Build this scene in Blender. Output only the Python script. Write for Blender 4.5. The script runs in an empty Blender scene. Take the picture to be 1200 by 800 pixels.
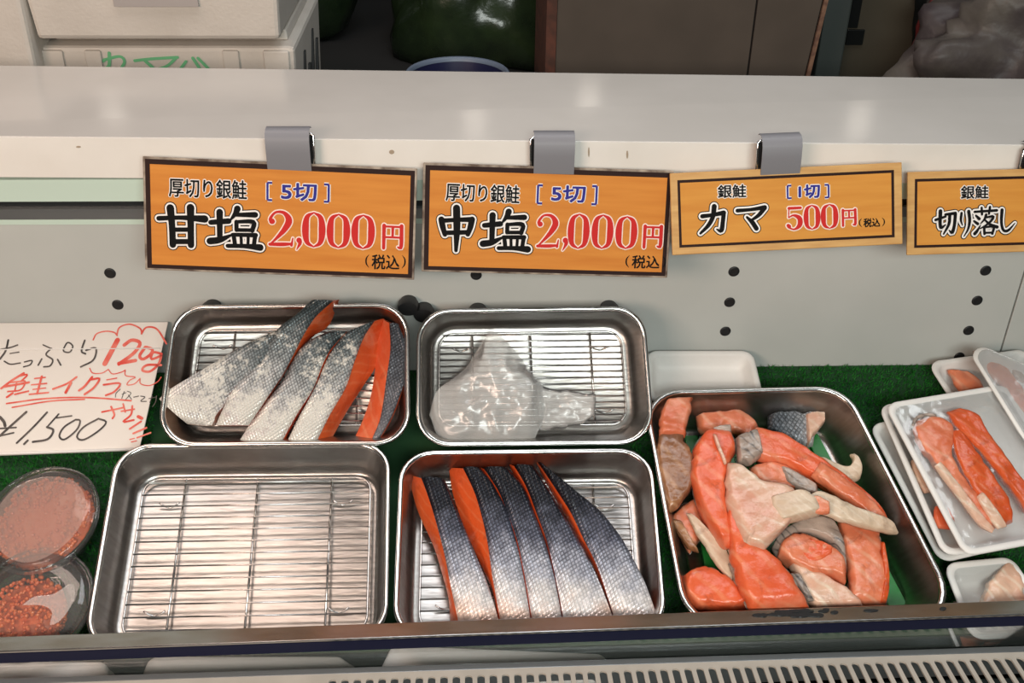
import bpy, bmesh, math, random
import numpy as np
from mathutils import Vector, Matrix, noise
random.seed(7)
C = bpy.context.scene
COL = C.collection
# ------------------------------------------------------------------ camera
FPX = 1250.0
PITCH, YAW, ROLL = math.radians(31.9), math.radians(2.5), math.radians(0.8)
CAM = Vector((0, 0, 1.55))
_f = Vector((math.sin(YAW) * math.cos(PITCH), math.cos(YAW) * math.cos(PITCH), -math.sin(PITCH)))
_r0 = Vector((math.cos(YAW), -math.sin(YAW), 0)); _u0 = _r0.cross(_f)
_r = math.cos(ROLL) * _r0 + math.sin(ROLL) * _u0
_u = -math.sin(ROLL) * _r0 + math.cos(ROLL) * _u0
cd = bpy.data.cameras.new('camera'); cd.sensor_width = 36; cd.lens = FPX / 1200 * 36; cd.clip_start = .02
co = bpy.data.objects.new('camera', cd); COL.objects.link(co)
co.matrix_world = Matrix(((_r.x, _u.x, -_f.x, CAM.x), (_r.y, _u.y, -_f.y, CAM.y), (_r.z, _u.z, -_f.z, CAM.z), (0, 0, 0, 1)))
C.camera = co
C.view_settings.view_transform = 'Standard'
C.view_settings.look = 'None'
C.view_settings.gamma = 1
C.view_settings.use_curve_mapping = False
C.view_settings.exposure = 0.0
# ------------------------------------------------------------------ light
W = bpy.data.worlds.new('shop_light'); C.world = W; W.use_nodes = True
W.node_tree.nodes['Background'].inputs[0].default_value = (.75, .72, .68, 1)
W.node_tree.nodes['Background'].inputs[1].default_value = .07

def lamp(name, loc, target, sx, sy, power, col, spread=180):
    d = bpy.data.lights.new(name, 'AREA'); d.shape = 'RECTANGLE'; d.size = sx; d.size_y = sy
    d.energy = power; d.color = col; d.spread = math.radians(spread)
    o = bpy.data.objects.new(name, d); COL.objects.link(o); o.location = loc
    o.rotation_euler = (Vector(target) - Vector(loc)).to_track_quat('-Z', 'Y').to_euler()

lamp('ceiling_panel_lamp', (-.62, 1.0, 2.45), (-.50, .95, .8), .48, .70, 4.0, (1, .78, .66), 150)
lamp('ceiling_panel_lamp', (.05, 1.0, 2.45), (.05, .95, .8), .48, .70, 3.7, (.95, .97, 1), 150)
lamp('ceiling_panel_lamp', (.78, 1.0, 2.45), (.60, .95, .8), .50, .70, 3.2, (.94, .99, 1), 150)
lamp('front_fill_lamp', (-.95, -.60, 1.78), (-.35, 1., 1.0), .8, .35, 17.5, (1, .74, .60))  # unseen fill lamps, added behind the camera to brighten upright faces
lamp('front_fill_lamp', (.25, -.65, 1.80), (.35, 1., .95), .8, .35, 16.5, (.93, .99, .94))
for x, y, z in ((-0.867, 2.56, 1.727), (0.023, 2.587, 1.775), (0.324, 2.727, 1.711), (0.982, 2.511, 1.73)):
    d = bpy.data.lights.new('hanging_bulb', 'POINT'); d.energy = .10; d.shadow_soft_size = .03; d.color = (1, .9, .78)
    o = bpy.data.objects.new('hanging_bulb', d); COL.objects.link(o); o.location = (x, y, z)

# ------------------------------------------------------------------ frames
ALPHA = math.radians(22)
EU = Vector((1, 0, 0)); EV = Vector((0, math.cos(ALPHA), math.sin(ALPHA))); EN = Vector((0, -math.sin(ALPHA), math.cos(ALPHA)))
def ray(x, y): return _f + (x - 600) / FPX * _r - (y - 400) / FPX * _u
ORG = CAM + ray(600, 600).normalized() * 1.12
DM = Matrix(((EU.x, EV.x, EN.x, ORG.x), (EU.y, EV.y, EN.y, ORG.y), (EU.z, EV.z, EN.z, ORG.z), (0, 0, 0, 1)))
def on(x, y, h=0.):                 # point of the sloping display board raised by h
    d = ray(x, y); t = ((ORG + EN * h - CAM) @ EN) / (d @ EN) if False else (ORG + EN * h - CAM).dot(EN) / d.dot(EN)
    return CAM + d * t
def onY(x, y, Y): d = ray(x, y); return CAM + d * (Y / d.y)
def onZ(x, y, z): d = ray(x, y); return CAM + d * ((z - CAM.z) / d.z)
def onP(x, y, o, n): d = ray(x, y); return CAM + d * ((o - CAM).dot(n) / d.dot(n))
def uv(p): q = p - ORG; return Vector((q.dot(EU), q.dot(EV), q.dot(EN)))
def W3(u, v, h): return DM @ Vector((u, v, h))
YB = 1.0152
FRAME0 = (ORG.copy(), EV.copy(), EN.copy(), DM.copy())
def use_frame(o, ev):
    global ORG, EV, EN, DM
    ORG, EV = o.copy(), ev.normalized(); EN = EU.cross(EV)
    DM = Matrix(((EU.x, EV.x, EN.x, ORG.x), (EU.y, EV.y, EN.y, ORG.y), (EU.z, EV.z, EN.z, ORG.z), (0, 0, 0, 1)))
_B = on(330, 522.5, .0470); _A = onY(345, 355.5, .970); _ev = Vector((0, _A.y - _B.y, _A.z - _B.z)).normalized(); _en = EU.cross(_ev)
FRAME1 = (Vector((_B.x, _B.y, _B.z)) - _en * .045, _ev)      # the back row of trays is propped up more steeply
FRAME1 = (Vector((ORG.x, FRAME1[0].y, FRAME1[0].z)), _ev)
LEN1 = math.hypot(_A.y - _B.y, _A.z - _B.z)

# ------------------------------------------------------------------ objects
def base(o):
    M = o.matrix_basis.copy()
    while o.parent is not None: o = o.parent; M = o.matrix_basis @ M
    return M
def tag(o, label=None, cat=None, group=None, kind=None):
    if label: o['label'] = label
    if cat: o['category'] = cat
    if group: o['group'] = group
    if kind: o['kind'] = kind
    return o
def thing(name, label, cat, M, group=None):
    o = bpy.data.objects.new(name, None); COL.objects.link(o); o.empty_display_size = .02
    o.matrix_basis = M if isinstance(M, Matrix) else Matrix.Translation(M)
    return tag(o, label, cat, group)

class MB:
    def __init__(s): s.v = []; s.f = []; s.uv = None
    def add(s, v, f):
        n = len(s.v); s.v += [Vector(p) for p in v]; s.f += [tuple(i + n for i in q) for q in f]; return s
    def hexa(s, p):      # 8 points: bottom ring then top ring
        return s.add(p, [(3, 2, 1, 0), (4, 5, 6, 7), (0, 1, 5, 4), (1, 2, 6, 5), (2, 3, 7, 6), (3, 0, 4, 7)])
    def box(s, M, sx, sy, sz):   # centred in x, y; z from 0
        p = [M @ Vector((x * sx / 2, y * sy / 2, z)) for z in (0, sz) for x, y in ((-1, -1), (1, -1), (1, 1), (-1, 1))]
        return s.hexa(p)
    def tube(s, pts, r, n=6, closed=False):
        pts = [Vector(p) for p in pts]; m = len(pts); vs = []; fs = []
        rr = r if isinstance(r, (list, tuple)) else [r] * m
        ref = None
        for i, p in enumerate(pts):
            a = pts[(i - 1) % m] if closed or i > 0 else p; b = pts[(i + 1) % m] if closed or i < m - 1 else p
            t = (b - a).normalized()
            if ref is None: ref = Vector((0, 0, 1)) if abs(t.z) < .9 else Vector((1, 0, 0))
            x = (ref - t * ref.dot(t)).normalized(); y = t.cross(x); ref = x
            vs += [p + (x * math.cos(k * 2 * math.pi / n) + y * math.sin(k * 2 * math.pi / n)) * rr[i] for k in range(n)]
        for i in range(m if closed else m - 1):
            j = (i + 1) % m
            fs += [(i * n + k, i * n + (k + 1) % n, j * n + (k + 1) % n, j * n + k) for k in range(n)]
        if not closed: fs += [tuple(range(n - 1, -1, -1)), tuple((m - 1) * n + k for k in range(n))]
        return s.add(vs, fs)
    def loops(s, rings, cap0=True, cap1=True, closed=True):
        n = len(rings[0]); vs = [p for r in rings for p in r]; fs = []
        for i in range(len(rings) - 1):
            for k in range(n if closed else n - 1):
                fs.append((i * n + k, i * n + (k + 1) % n, (i + 1) * n + (k + 1) % n, (i + 1) * n + k))
        if cap0: fs.append(tuple(range(n - 1, -1, -1)))
        if cap1: fs.append(tuple((len(rings) - 1) * n + k for k in range(n)))
        return s.add(vs, fs)
    def build(s, name, mat, parent=None, smooth=False, uvs=None, bevel=0, sharp=None, local=False):
        M = (base(parent) if parent is not None else Matrix.Identity(4)).inverted()
        me = bpy.data.meshes.new(name)
        me.from_pydata([tuple(M @ p) if not local else tuple(p) for p in s.v], [], s.f)
        me.validate(); me.materials.append(mat)
        bm = bmesh.new(); bm.from_mesh(me); bmesh.ops.recalc_face_normals(bm, faces=bm.faces)
        if bevel: bmesh.ops.bevel(bm, geom=[e for e in bm.edges if len(e.link_faces) == 2 and e.calc_face_angle() > .5], offset=bevel, segments=2, affect='EDGES', profile=.5)
        bm.to_mesh(me); bm.free()
        if smooth: me.shade_smooth()
        if smooth and sharp: me.set_sharp_from_angle(angle=sharp)
        o = bpy.data.objects.new(name, me); COL.objects.link(o)
        if parent is not None: o.parent = parent
        return o
def solo(o, M):       # give a single-mesh thing its own origin
    o.data.transform(M.inverted()); o.matrix_basis = M; return o

# ------------------------------------------------------------------ materials
def P(name, col, rough=.5, metal=0., var=None, bump=None, spec=.5, coat=0., trans=0., stretch=(1, 1, 1), ramp=(.35, .65), sss=0.):
    m = bpy.data.materials.new(name); m.use_nodes = True; nt = m.node_tree; b = nt.nodes['Principled BSDF']
    b.inputs['Base Color'].default_value = (*col, 1); b.inputs['Roughness'].default_value = rough; b.inputs['Metallic'].default_value = metal
    b.inputs['Specular IOR Level'].default_value = spec; b.inputs['Coat Weight'].default_value = coat; b.inputs['Coat Roughness'].default_value = .12
    b.inputs['Transmission Weight'].default_value = trans
    if sss: b.inputs['Subsurface Weight'].default_value = sss; b.inputs['Subsurface Radius'].default_value = (.008, .003, .0015); b.inputs['Subsurface Scale'].default_value = 1
    if var or bump:
        tc = nt.nodes.new('ShaderNodeTexCoord'); mp = nt.nodes.new('ShaderNodeMapping'); mp.inputs['Scale'].default_value = stretch
        nt.links.new(tc.outputs['Object'], mp.inputs['Vector'])
    if var:
        col2, sc, det = var
        n = nt.nodes.new('ShaderNodeTexNoise'); n.inputs['Scale'].default_value = sc; n.inputs['Detail'].default_value = det
        nt.links.new(mp.outputs[0], n.inputs['Vector'])
        cr = nt.nodes.new('ShaderNodeValToRGB'); cr.color_ramp.elements[0].color = (*col, 1); cr.color_ramp.elements[1].color = (*col2, 1)
        cr.color_ramp.elements[0].position, cr.color_ramp.elements[1].position = ramp
        nt.links.new(n.outputs['Fac'], cr.inputs[0]); nt.links.new(cr.outputs[0], b.inputs['Base Color'])
    if bump:
        sc, st = bump
        n2 = nt.nodes.new('ShaderNodeTexNoise'); n2.inputs['Scale'].default_value = sc; n2.inputs['Detail'].default_value = 3
        nt.links.new(mp.outputs[0], n2.inputs['Vector'])
        bp = nt.nodes.new('ShaderNodeBump'); bp.inputs['Strength'].default_value = st; bp.inputs['Distance'].default_value = .002
        nt.links.new(n2.outputs['Fac'], bp.inputs['Height']); nt.links.new(bp.outputs[0], b.inputs['Normal'])
    return m

def clear(name, tint, alpha, rough=.08, gloss=1., sc=40, bumpy=.3):     # thin clear plastic: mostly see-through, a little milky, with a sheen
    m = bpy.data.materials.new(name); m.use_nodes = True; nt = m.node_tree; b = nt.nodes['Principled BSDF']; out = nt.nodes['Material Output']
    b.inputs['Base Color'].default_value = (*tint, 1); b.inputs['Roughness'].default_value = .6
    t = nt.nodes.new('ShaderNodeBsdfTransparent'); mx = nt.nodes.new('ShaderNodeMixShader'); mx.inputs[0].default_value = alpha
    g = nt.nodes.new('ShaderNodeBsdfGlossy'); g.inputs['Roughness'].default_value = rough
    lw = nt.nodes.new('ShaderNodeFresnel'); lw.inputs['IOR'].default_value = 1.45
    mu = nt.nodes.new('ShaderNodeMath'); mu.operation = 'MULTIPLY'; mu.inputs[1].default_value = gloss; mu.use_clamp = True
    mx2 = nt.nodes.new('ShaderNodeMixShader')
    nt.links.new(lw.outputs[0], mu.inputs[0]); nt.links.new(mu.outputs[0], mx2.inputs[0])
    nt.links.new(t.outputs[0], mx.inputs[1]); nt.links.new(b.outputs[0], mx.inputs[2])
    nt.links.new(mx.outputs[0], mx2.inputs[1]); nt.links.new(g.outputs[0], mx2.inputs[2]); nt.links.new(mx2.outputs[0], out.inputs[0])
    if bumpy:
        tc = nt.nodes.new('ShaderNodeTexCoord'); n = nt.nodes.new('ShaderNodeTexNoise'); n.inputs['Scale'].default_value = sc
        bp = nt.nodes.new('ShaderNodeBump'); bp.inputs['Strength'].default_value = bumpy; bp.inputs['Distance'].default_value = .004
        nt.links.new(tc.outputs['Object'], n.inputs['Vector']); nt.links.new(n.outputs['Fac'], bp.inputs['Height'])
        nt.links.new(bp.outputs[0], g.inputs['Normal']); nt.links.new(bp.outputs[0], b.inputs['Normal'])
    return m

def skin_mat(name, stops, scale=330., frost=0., fresh=.5):
    """fish skin: tone runs from back to belly (second coordinate of the uv), with scales laid in staggered rows"""
    m = bpy.data.materials.new(name); m.use_nodes = True; nt = m.node_tree; b = nt.nodes['Principled BSDF']; L = nt.links.new
    N = lambda t: nt.nodes.new('ShaderNode' + t)
    u1 = N('UVMap'); u1.uv_map = 'body'; u2 = N('UVMap'); u2.uv_map = 'metric'
    sep = N('SeparateXYZ'); L(u1.outputs[0], sep.inputs[0])
    nz = N('TexNoise'); nz.inputs['Scale'].default_value = 45; nz.inputs['Detail'].default_value = 4; L(u2.outputs[0], nz.inputs['Vector'])
    ad = N('Math'); ad.operation = 'MULTIPLY_ADD'; L(nz.outputs['Fac'], ad.inputs[0]); ad.inputs[1].default_value = .36; 
    sb = N('Math'); sb.operation = 'SUBTRACT'; L(sep.outputs['Y'], sb.inputs[0]); sb.inputs[1].default_value = .18; L(sb.outputs[0], ad.inputs[2])
    cr = N('ValToRGB'); e = cr.color_ramp.elements
    while len(e) < len(stops): e.new(.5)
    for k, (p, c) in enumerate(stops): e[k].position = p; e[k].color = (*c, 1)
    L(ad.outputs[0], cr.inputs[0])
    # staggered scales
    mp = N('Mapping'); mp.inputs['Rotation'].default_value = (0, 0, math.radians(45)); mp.inputs['Scale'].default_value = (scale, scale, scale)
    mp0 = N('Mapping'); mp0.inputs['Scale'].default_value = (1.15, .85, 1); L(u2.outputs[0], mp0.inputs[0]); L(mp0.outputs[0], mp.inputs[0])
    vo = N('TexVoronoi'); vo.inputs['Scale'].default_value = 1; vo.distance = 'CHEBYCHEV'; vo.inputs['Randomness'].default_value = .12; L(mp.outputs[0], vo.inputs['Vector'])
    r2 = N('ValToRGB'); r2.color_ramp.elements[0].position = .24; r2.color_ramp.elements[0].color = (1, 1, 1, 1); r2.color_ramp.elements[1].position = .50; r2.color_ramp.elements[1].color = (.025, .027, .036, 1)
    L(vo.outputs['Distance'], r2.inputs[0])
    mx = N('Mix'); mx.data_type = 'RGBA'; mx.blend_type = 'MULTIPLY'; L(cr.outputs[0], mx.inputs['A']); L(r2.outputs[0], mx.inputs['B'])
    fd = N('ValToRGB'); fd.color_ramp.elements[0].position = .62; fd.color_ramp.elements[0].color = (.8, .8, .8, 1); fd.color_ramp.elements[1].position = .95; fd.color_ramp.elements[1].color = (.12, .12, .12, 1)
    L(sep.outputs['Y'], fd.inputs[0]); L(fd.outputs[0], mx.inputs['Factor'])
    last = mx.outputs['Result']
    # glints painted into the base colour of single scales
    wn = N('TexVoronoi'); wn.inputs['Scale'].default_value = 1; wn.distance = 'CHEBYCHEV'; wn.inputs['Randomness'].default_value = .12; L(mp.outputs[0], wn.inputs['Vector'])
    sx = N('SeparateColor'); L(wn.outputs['Color'], sx.inputs[0])
    gl = N('Math'); gl.operation = 'GREATER_THAN'; L(sx.outputs[0], gl.inputs[0]); gl.inputs[1].default_value = .58
    gs = N('Math'); gs.operation = 'MULTIPLY'; L(gl.outputs[0], gs.inputs[0]); gs.inputs[1].default_value = .22
    m2 = N('Mix'); m2.data_type = 'RGBA'; m2.blend_type = 'ADD'; L(gs.outputs[0], m2.inputs['Factor']); L(last, m2.inputs['A']); L(cr.outputs[0], m2.inputs['B'])
    last = m2.outputs['Result']
    if frost:
        fn = N('TexNoise'); fn.inputs['Scale'].default_value = 170; fn.inputs['Detail'].default_value = 5; fn.inputs['Roughness'].default_value = .7; L(u2.outputs[0], fn.inputs['Vector'])
        fl = N('TexNoise'); fl.inputs['Scale'].default_value = 22; L(u2.outputs[0], fl.inputs['Vector'])
        fm = N('Math'); fm.operation = 'MULTIPLY'; L(fn.outputs['Fac'], fm.inputs[0]); L(fl.outputs['Fac'], fm.inputs[1])
        f2 = N('Math'); f2.operation = 'MULTIPLY_ADD'; L(sep.outputs['Y'], f2.inputs[0]); f2.inputs[1].default_value = .20; L(fm.outputs[0], f2.inputs[2])
        fr = N('ValToRGB'); fr.color_ramp.elements[0].position = .40 - .06 * frost; fr.color_ramp.elements[1].position = .47 - .06 * frost; L(f2.outputs[0], fr.inputs[0])
        m3 = N('Mix'); m3.data_type = 'RGBA'; L(fr.outputs[0], m3.inputs['Factor']); L(last, m3.inputs['A']); m3.inputs['B'].default_value = (.74, .72, .66, 1)
        last = m3.outputs['Result']
    L(last, b.inputs['Base Color'])
    b.inputs['Roughness'].default_value = .30; b.inputs['Metallic'].default_value = .15 if frost else .25; b.inputs['Specular IOR Level'].default_value = .35
    bp = N('Bump'); bp.inputs['Strength'].default_value = 1.0; bp.inputs['Distance'].default_value = .0012; bp.invert = True
    L(vo.outputs['Distance'], bp.inputs['Height']); L(bp.outputs[0], b.inputs['Normal'])
    return m

def flesh_mat(name, c1, c2, c3, sc=55., dist=5., rough=.3):
    """salmon flesh: muscle bands with pale fat lines"""
    m = bpy.data.materials.new(name); m.use_nodes = True; nt = m.node_tree; b = nt.nodes['Principled BSDF']; L = nt.links.new
    N = lambda t: nt.nodes.new('ShaderNode' + t)
    tc = N('TexCoord'); w = N('TexWave'); w.inputs['Scale'].default_value = sc; w.inputs['Distortion'].default_value = dist; w.inputs['Detail'].default_value = 2; w.inputs['Detail Scale'].default_value = .6
    w.bands_direction = 'DIAGONAL'; L(tc.outputs['Object'], w.inputs['Vector'])
    cr = N('ValToRGB'); e = cr.color_ramp.elements; e[0].position = 0; e[0].color = (*c1, 1); e[1].position = .75; e[1].color = (*c1, 1); k = e.new(1.); k.color = (*c3, 1)
    L(w.outputs['Fac'], cr.inputs[0])
    n = N('TexNoise'); n.inputs['Scale'].default_value = 30; n.inputs['Detail'].default_value = 5; L(tc.outputs['Object'], n.inputs['Vector'])
    r = N('ValToRGB'); r.color_ramp.elements[0].position = .42; r.color_ramp.elements[1].position = .66; L(n.outputs['Fac'], r.inputs[0])
    mx = N('Mix'); mx.data_type = 'RGBA'; L(r.outputs[0], mx.inputs['Factor']); L(cr.outputs[0], mx.inputs['A']); mx.inputs['B'].default_value = (*c2, 1)
    n3 = N('TexNoise'); n3.inputs['Scale'].default_value = 16; n3.inputs['Detail'].default_value = 7; n3.inputs['Roughness'].default_value = .62; n3.inputs['Distortion'].default_value = .8; L(tc.outputs['Object'], n3.inputs['Vector'])
    r3 = N('ValToRGB'); r3.color_ramp.elements[0].position = .52; r3.color_ramp.elements[0].color = (0, 0, 0, 1); r3.color_ramp.elements[1].position = .72; r3.color_ramp.elements[1].color = (.75, .75, .75, 1); L(n3.outputs['Fac'], r3.inputs[0])
    m3 = N('Mix'); m3.data_type = 'RGBA'; L(r3.outputs[0], m3.inputs['Factor']); L(mx.outputs['Result'], m3.inputs['A']); m3.inputs['B'].default_value = (*[(a_ * .6 + b_ * .4) for a_, b_ in zip(c3, (.66, .42, .30))], 1)
    r4 = N('ValToRGB'); r4.color_ramp.elements[0].position = .28; r4.color_ramp.elements[0].color = (.30, .20, .17, 1); r4.color_ramp.elements[1].position = .42; r4.color_ramp.elements[1].color = (1, 1, 1, 1); L(n3.outputs['Fac'], r4.inputs[0])
    m4 = N('Mix'); m4.data_type = 'RGBA'; m4.blend_type = 'MULTIPLY'; m4.inputs['Factor'].default_value = 1; L(m3.outputs['Result'], m4.inputs['A']); L(r4.outputs[0], m4.inputs['B'])
    L(m4.outputs['Result'], b.inputs['Base Color']); b.inputs['Roughness'].default_value = rough; b.inputs['Specular IOR Level'].default_value = .6
    n2 = N('TexNoise'); n2.inputs['Scale'].default_value = 190; n2.inputs['Detail'].default_value = 3; L(tc.outputs['Object'], n2.inputs['Vector'])
    bp = N('Bump'); bp.inputs['Strength'].default_value = .45; bp.inputs['Distance'].default_value = .0015; L(n2.outputs['Fac'], bp.inputs['Height']); L(bp.outputs[0], b.inputs['Normal'])
    return m

M = {}
M['steel'] = P('brushed_steel', (.43, .415, .40), .29, 1., var=((.36, .34, .32), 35, 3), bump=(60, .10), stretch=(1, 6, 1))
M['steel_rim'] = P('polished_steel_rim', (.70, .69, .67), .2, 1.)
M['wire'] = P('rack_wire_steel', (.55, .54, .53), .25, 1.)
M['enamel'] = P('white_enamel', (.62, .595, .56), .14, 0, var=((.58, .555, .52), 9, 4), bump=(8, .05), spec=.5)
M['panel'] = P('white_case_panel', (.56, .575, .55), .34, 0, var=((.51, .53, .505), 7, 5))
M['black'] = P('black_plug_rubber', (.012, .012, .013), .45)
M['acrylic'] = P('green_tinted_edge', (.62, .76, .66), .3)
M['alu'] = P('grey_aluminium', (.36, .38, .39), .3, .8)
M['gap'] = P('dark_recess', (.015, .018, .02), .4)
M['turfbase'] = P('turf_backing', (.008, .05, .014), .9)
M['grass'] = P('turf_blade_green', (.014, .14, .016), .6, var=((.022, .20, .026), 60, 3), spec=.3)
M['deck'] = P('case_deck_dark', (.03, .04, .04), .4, .2)
M['cream'] = P('cream_vent_enamel', (.50, .455, .395), .4, 0, var=((.44, .40, .345), 30, 4))
M['navy'] = P('navy_film_strip', (.006, .008, .03), .35, spec=.2)
M['rail'] = P('rail_steel', (.55, .56, .56), .22, 1., var=((.45, .43, .40), 25, 5), stretch=(1, 4, 1))
M['foam'] = P('white_foam', (.80, .78, .75), .55, bump=(300, .12), var=((.75, .73, .70), 18, 3))
M['foamfar'] = P('foam_box_white', (.70, .645, .58), .7, bump=(220, .2), var=((.64, .585, .52), 14, 4))
M['tape'] = P('grey_tape', (.42, .38, .36), .5)
M['greenink'] = P('green_ink', (.16, .52, .25), .7)
M['darkink'] = P('dark_marker_ink', (.02, .02, .02), .7)
M['carton'] = P('brown_carton', (.075, .057, .043), .8, var=((.062, .047, .035), 12, 4))  # base colour darkened to stand in for dim light behind the ledge
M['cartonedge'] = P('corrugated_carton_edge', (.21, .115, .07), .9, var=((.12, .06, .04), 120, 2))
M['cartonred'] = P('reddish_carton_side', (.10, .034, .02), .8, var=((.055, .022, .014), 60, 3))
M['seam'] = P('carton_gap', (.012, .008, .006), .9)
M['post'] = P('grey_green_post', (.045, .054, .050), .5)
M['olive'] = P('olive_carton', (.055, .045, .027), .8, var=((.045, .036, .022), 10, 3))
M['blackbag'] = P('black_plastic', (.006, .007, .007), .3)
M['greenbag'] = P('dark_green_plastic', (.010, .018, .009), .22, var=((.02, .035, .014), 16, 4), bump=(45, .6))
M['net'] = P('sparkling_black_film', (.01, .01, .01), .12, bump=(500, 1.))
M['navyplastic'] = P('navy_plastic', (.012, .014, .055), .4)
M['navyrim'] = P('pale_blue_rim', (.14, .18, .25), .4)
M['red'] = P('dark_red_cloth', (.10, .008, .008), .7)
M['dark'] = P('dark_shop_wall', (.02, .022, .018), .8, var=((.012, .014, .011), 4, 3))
M['floor'] = P('dark_shop_floor', (.06, .06, .055), .6)
M['counter'] = P('dark_counter', (.03, .03, .03), .5)
M['clip'] = P('grey_plastic_clip', (.225, .225, .245), .45, spec=.3)
M['chrome'] = P('chrome_wire', (.7, .7, .7), .12, 1.)
M['wood'] = P('orange_wood_board', (.64, .25, .045), .6, spec=.15, var=((.54, .18, .028), 4, 6), stretch=(2.2, 26, 2.2), ramp=(.35, .75))
M['woodlight'] = P('yellow_wood_board', (.64, .29, .055), .6, spec=.15, var=((.55, .21, .035), 4, 6), stretch=(2.2, 26, 2.2), ramp=(.35, .75))
M['woodedge'] = P('pale_wood_edge', (.62, .36, .12), .6, var=((.52, .27, .08), 8, 4), stretch=(3, 20, 3))
M['border'] = P('dark_brown_border', (.022, .008, .006), .6, spec=.15)
M['worn'] = P('worn_board_edge', (.40, .33, .26), .7, var=((.09, .055, .035), 60, 4))
M['ink'] = P('black_print', (.006, .006, .006), .7, spec=.1)
M['white'] = P('white_print', (.84, .80, .76), .5)
M['pink'] = P('pale_pink_print', (.86, .70, .62), .5)
M['redprint'] = P('red_print', (.55, .022, .02), .6, spec=.15)
M['blue'] = P('blue_print', (.028, .028, .24), .6, spec=.15)
M['card'] = P('white_card', (.80, .755, .70), .3, spec=.5, var=((.76, .71, .66), 6, 3))
M['redpen'] = P('red_marker', (.68, .06, .04), .6, var=((.78, .20, .15), 70, 3))
M['blackpen'] = P('black_marker', (.035, .03, .03), .6, var=((.12, .10, .09), 70, 3))
M['matgreen'] = P('green_plastic_board', (.014, .20, .032), .35, bump=(80, .15))
M['skin'] = skin_mat('silver_salmon_skin', [(.0, (.007, .008, .011)), (.30, (.022, .025, .036)), (.50, (.13, .14, .19)), (.68, (.46, .48, .56)), (.86, (.76, .73, .72)), (1., (.76, .56, .47))], 275)
M['skinfrost'] = skin_mat('frosted_salmon_skin', [(.0, (.02, .03, .035)), (.2, (.10, .13, .14)), (.42, (.30, .33, .34)), (.62, (.50, .51, .51)), (.85, (.66, .62, .60)), (1., (.70, .55, .50))], 330, frost=1.)
M['skindark'] = skin_mat('dark_salmon_skin', [(.0, (.03, .035, .045)), (.5, (.10, .11, .13)), (.8, (.18, .18, .2)), (1., (.3, .28, .28))], 330)
M['skinnet'] = skin_mat('netted_salmon_skin', [(.0, (.03, .035, .045)), (.4, (.14, .16, .18)), (.7, (.30, .32, .34)), (1., (.5, .48, .46))], 240)
M['flesh'] = flesh_mat('salmon_flesh', (.64, .10, .022), (.56, .075, .016), (.67, .15, .05), 40)
M['fleshbright'] = flesh_mat('bright_salmon_flesh', (.74, .13, .045), (.66, .095, .03), (.77, .21, .095), 22)
M['fleshpale'] = flesh_mat('pale_salmon_flesh', (.72, .22, .11), (.60, .14, .06), (.75, .33, .20), 26)
M['lining'] = flesh_mat('belly_lining', (.70, .47, .34), (.66, .32, .22), (.76, .62, .48), 30, 8, .22)
M['fin'] = flesh_mat('pale_fin', (.66, .52, .38), (.58, .42, .29), (.72, .60, .46), 60, 4, .35)
M['brownskin'] = flesh_mat('brown_translucent_skin', (.30, .135, .06), (.17, .07, .035), (.42, .22, .11), 24, 9, .25)
M['greyskin'] = flesh_mat('grey_fish_skin', (.30, .25, .215), (.50, .39, .32), (.09, .08, .075), 50, 9, .25)
M['roe'] = P('salmon_roe', (.66, .12, .03), .18, var=((.74, .20, .06), 120, 2), spec=.6, sss=.15)
M['roesac'] = P('salmon_roe_sac', (.64, .13, .04), .3, var=((.66, .20, .09), 55, 4), bump=(90, .6))
M['cup'] = clear('clear_cup_plastic', (.80, .82, .80), .05, .05, 1.6, 30, .05)
M['lidfog'] = clear('fogged_lid_plastic', (.82, .62, .55), .17, .12, 1.0, 30, .08)
M['lidwet'] = clear('wet_lid_patch', (.85, .78, .74), .26, .1, 1.2, 30, .08)
M['lidclear'] = clear('clear_lid_plastic', (.8, .8, .78), .07, .06, 1.6, 30, .1)
M['wrap'] = clear('food_wrap_film', (.85, .82, .80), .05, .08, 1., 30, .5)
M['wraploose'] = clear('loose_wrap_film', (.82, .80, .79), .20, .14, 1.5, 26, .8)
M['bag'] = clear('crumpled_clear_bag', (.95, .94, .91), .24, .16, 1.0, 40, .9)
M['glass'] = clear('thin_glass', (.55, .65, .62), .03, .02, 1., 10, 0)
M['purplebag'] = P('crumpled_grey_bag', (.045, .035, .038), .42, var=((.10, .088, .075), 12, 4), bump=(34, 1.), spec=.25)

# ------------------------------------------------------------------ the room behind
mb = MB(); mb.hexa([(-3, -1.5, -.02), (3, -1.5, -.02), (3, 4, -.02), (-3, 4, -.02), (-3, -1.5, 0), (3, -1.5, 0), (3, 4, 0), (-3, 4, 0)])
tag(mb.build('floor', M['floor']), kind='structure')
mb = MB(); mb.hexa([(-3, 2.9, 0), (3, 2.9, 0), (3, 3, 0), (-3, 3, 0), (-3, 2.9, 3), (3, 2.9, 3), (3, 3, 3), (-3, 3, 3)])
tag(mb.build('wall_back', M['dark']), kind='structure')

# ------------------------------------------------------------------ showcase
case = thing('refrigerated_showcase', 'white refrigerated fish showcase with sloping display deck and ledge', 'display case', Vector((0, .85, 0)))
def strip(a, b, da, db, name, mat, parent, bevel=0):   # bar whose near-bottom edge runs a to b; da, db span its section
    a, b, da, db = map(Vector, (a, b, da, db))
    return MB().hexa([a, b, b + da, a + da, a + db, b + db, b + da + db, a + da + db]).build(name, mat, parent, bevel=bevel)
XR, XL = 1750, -550
YF = .985
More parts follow.
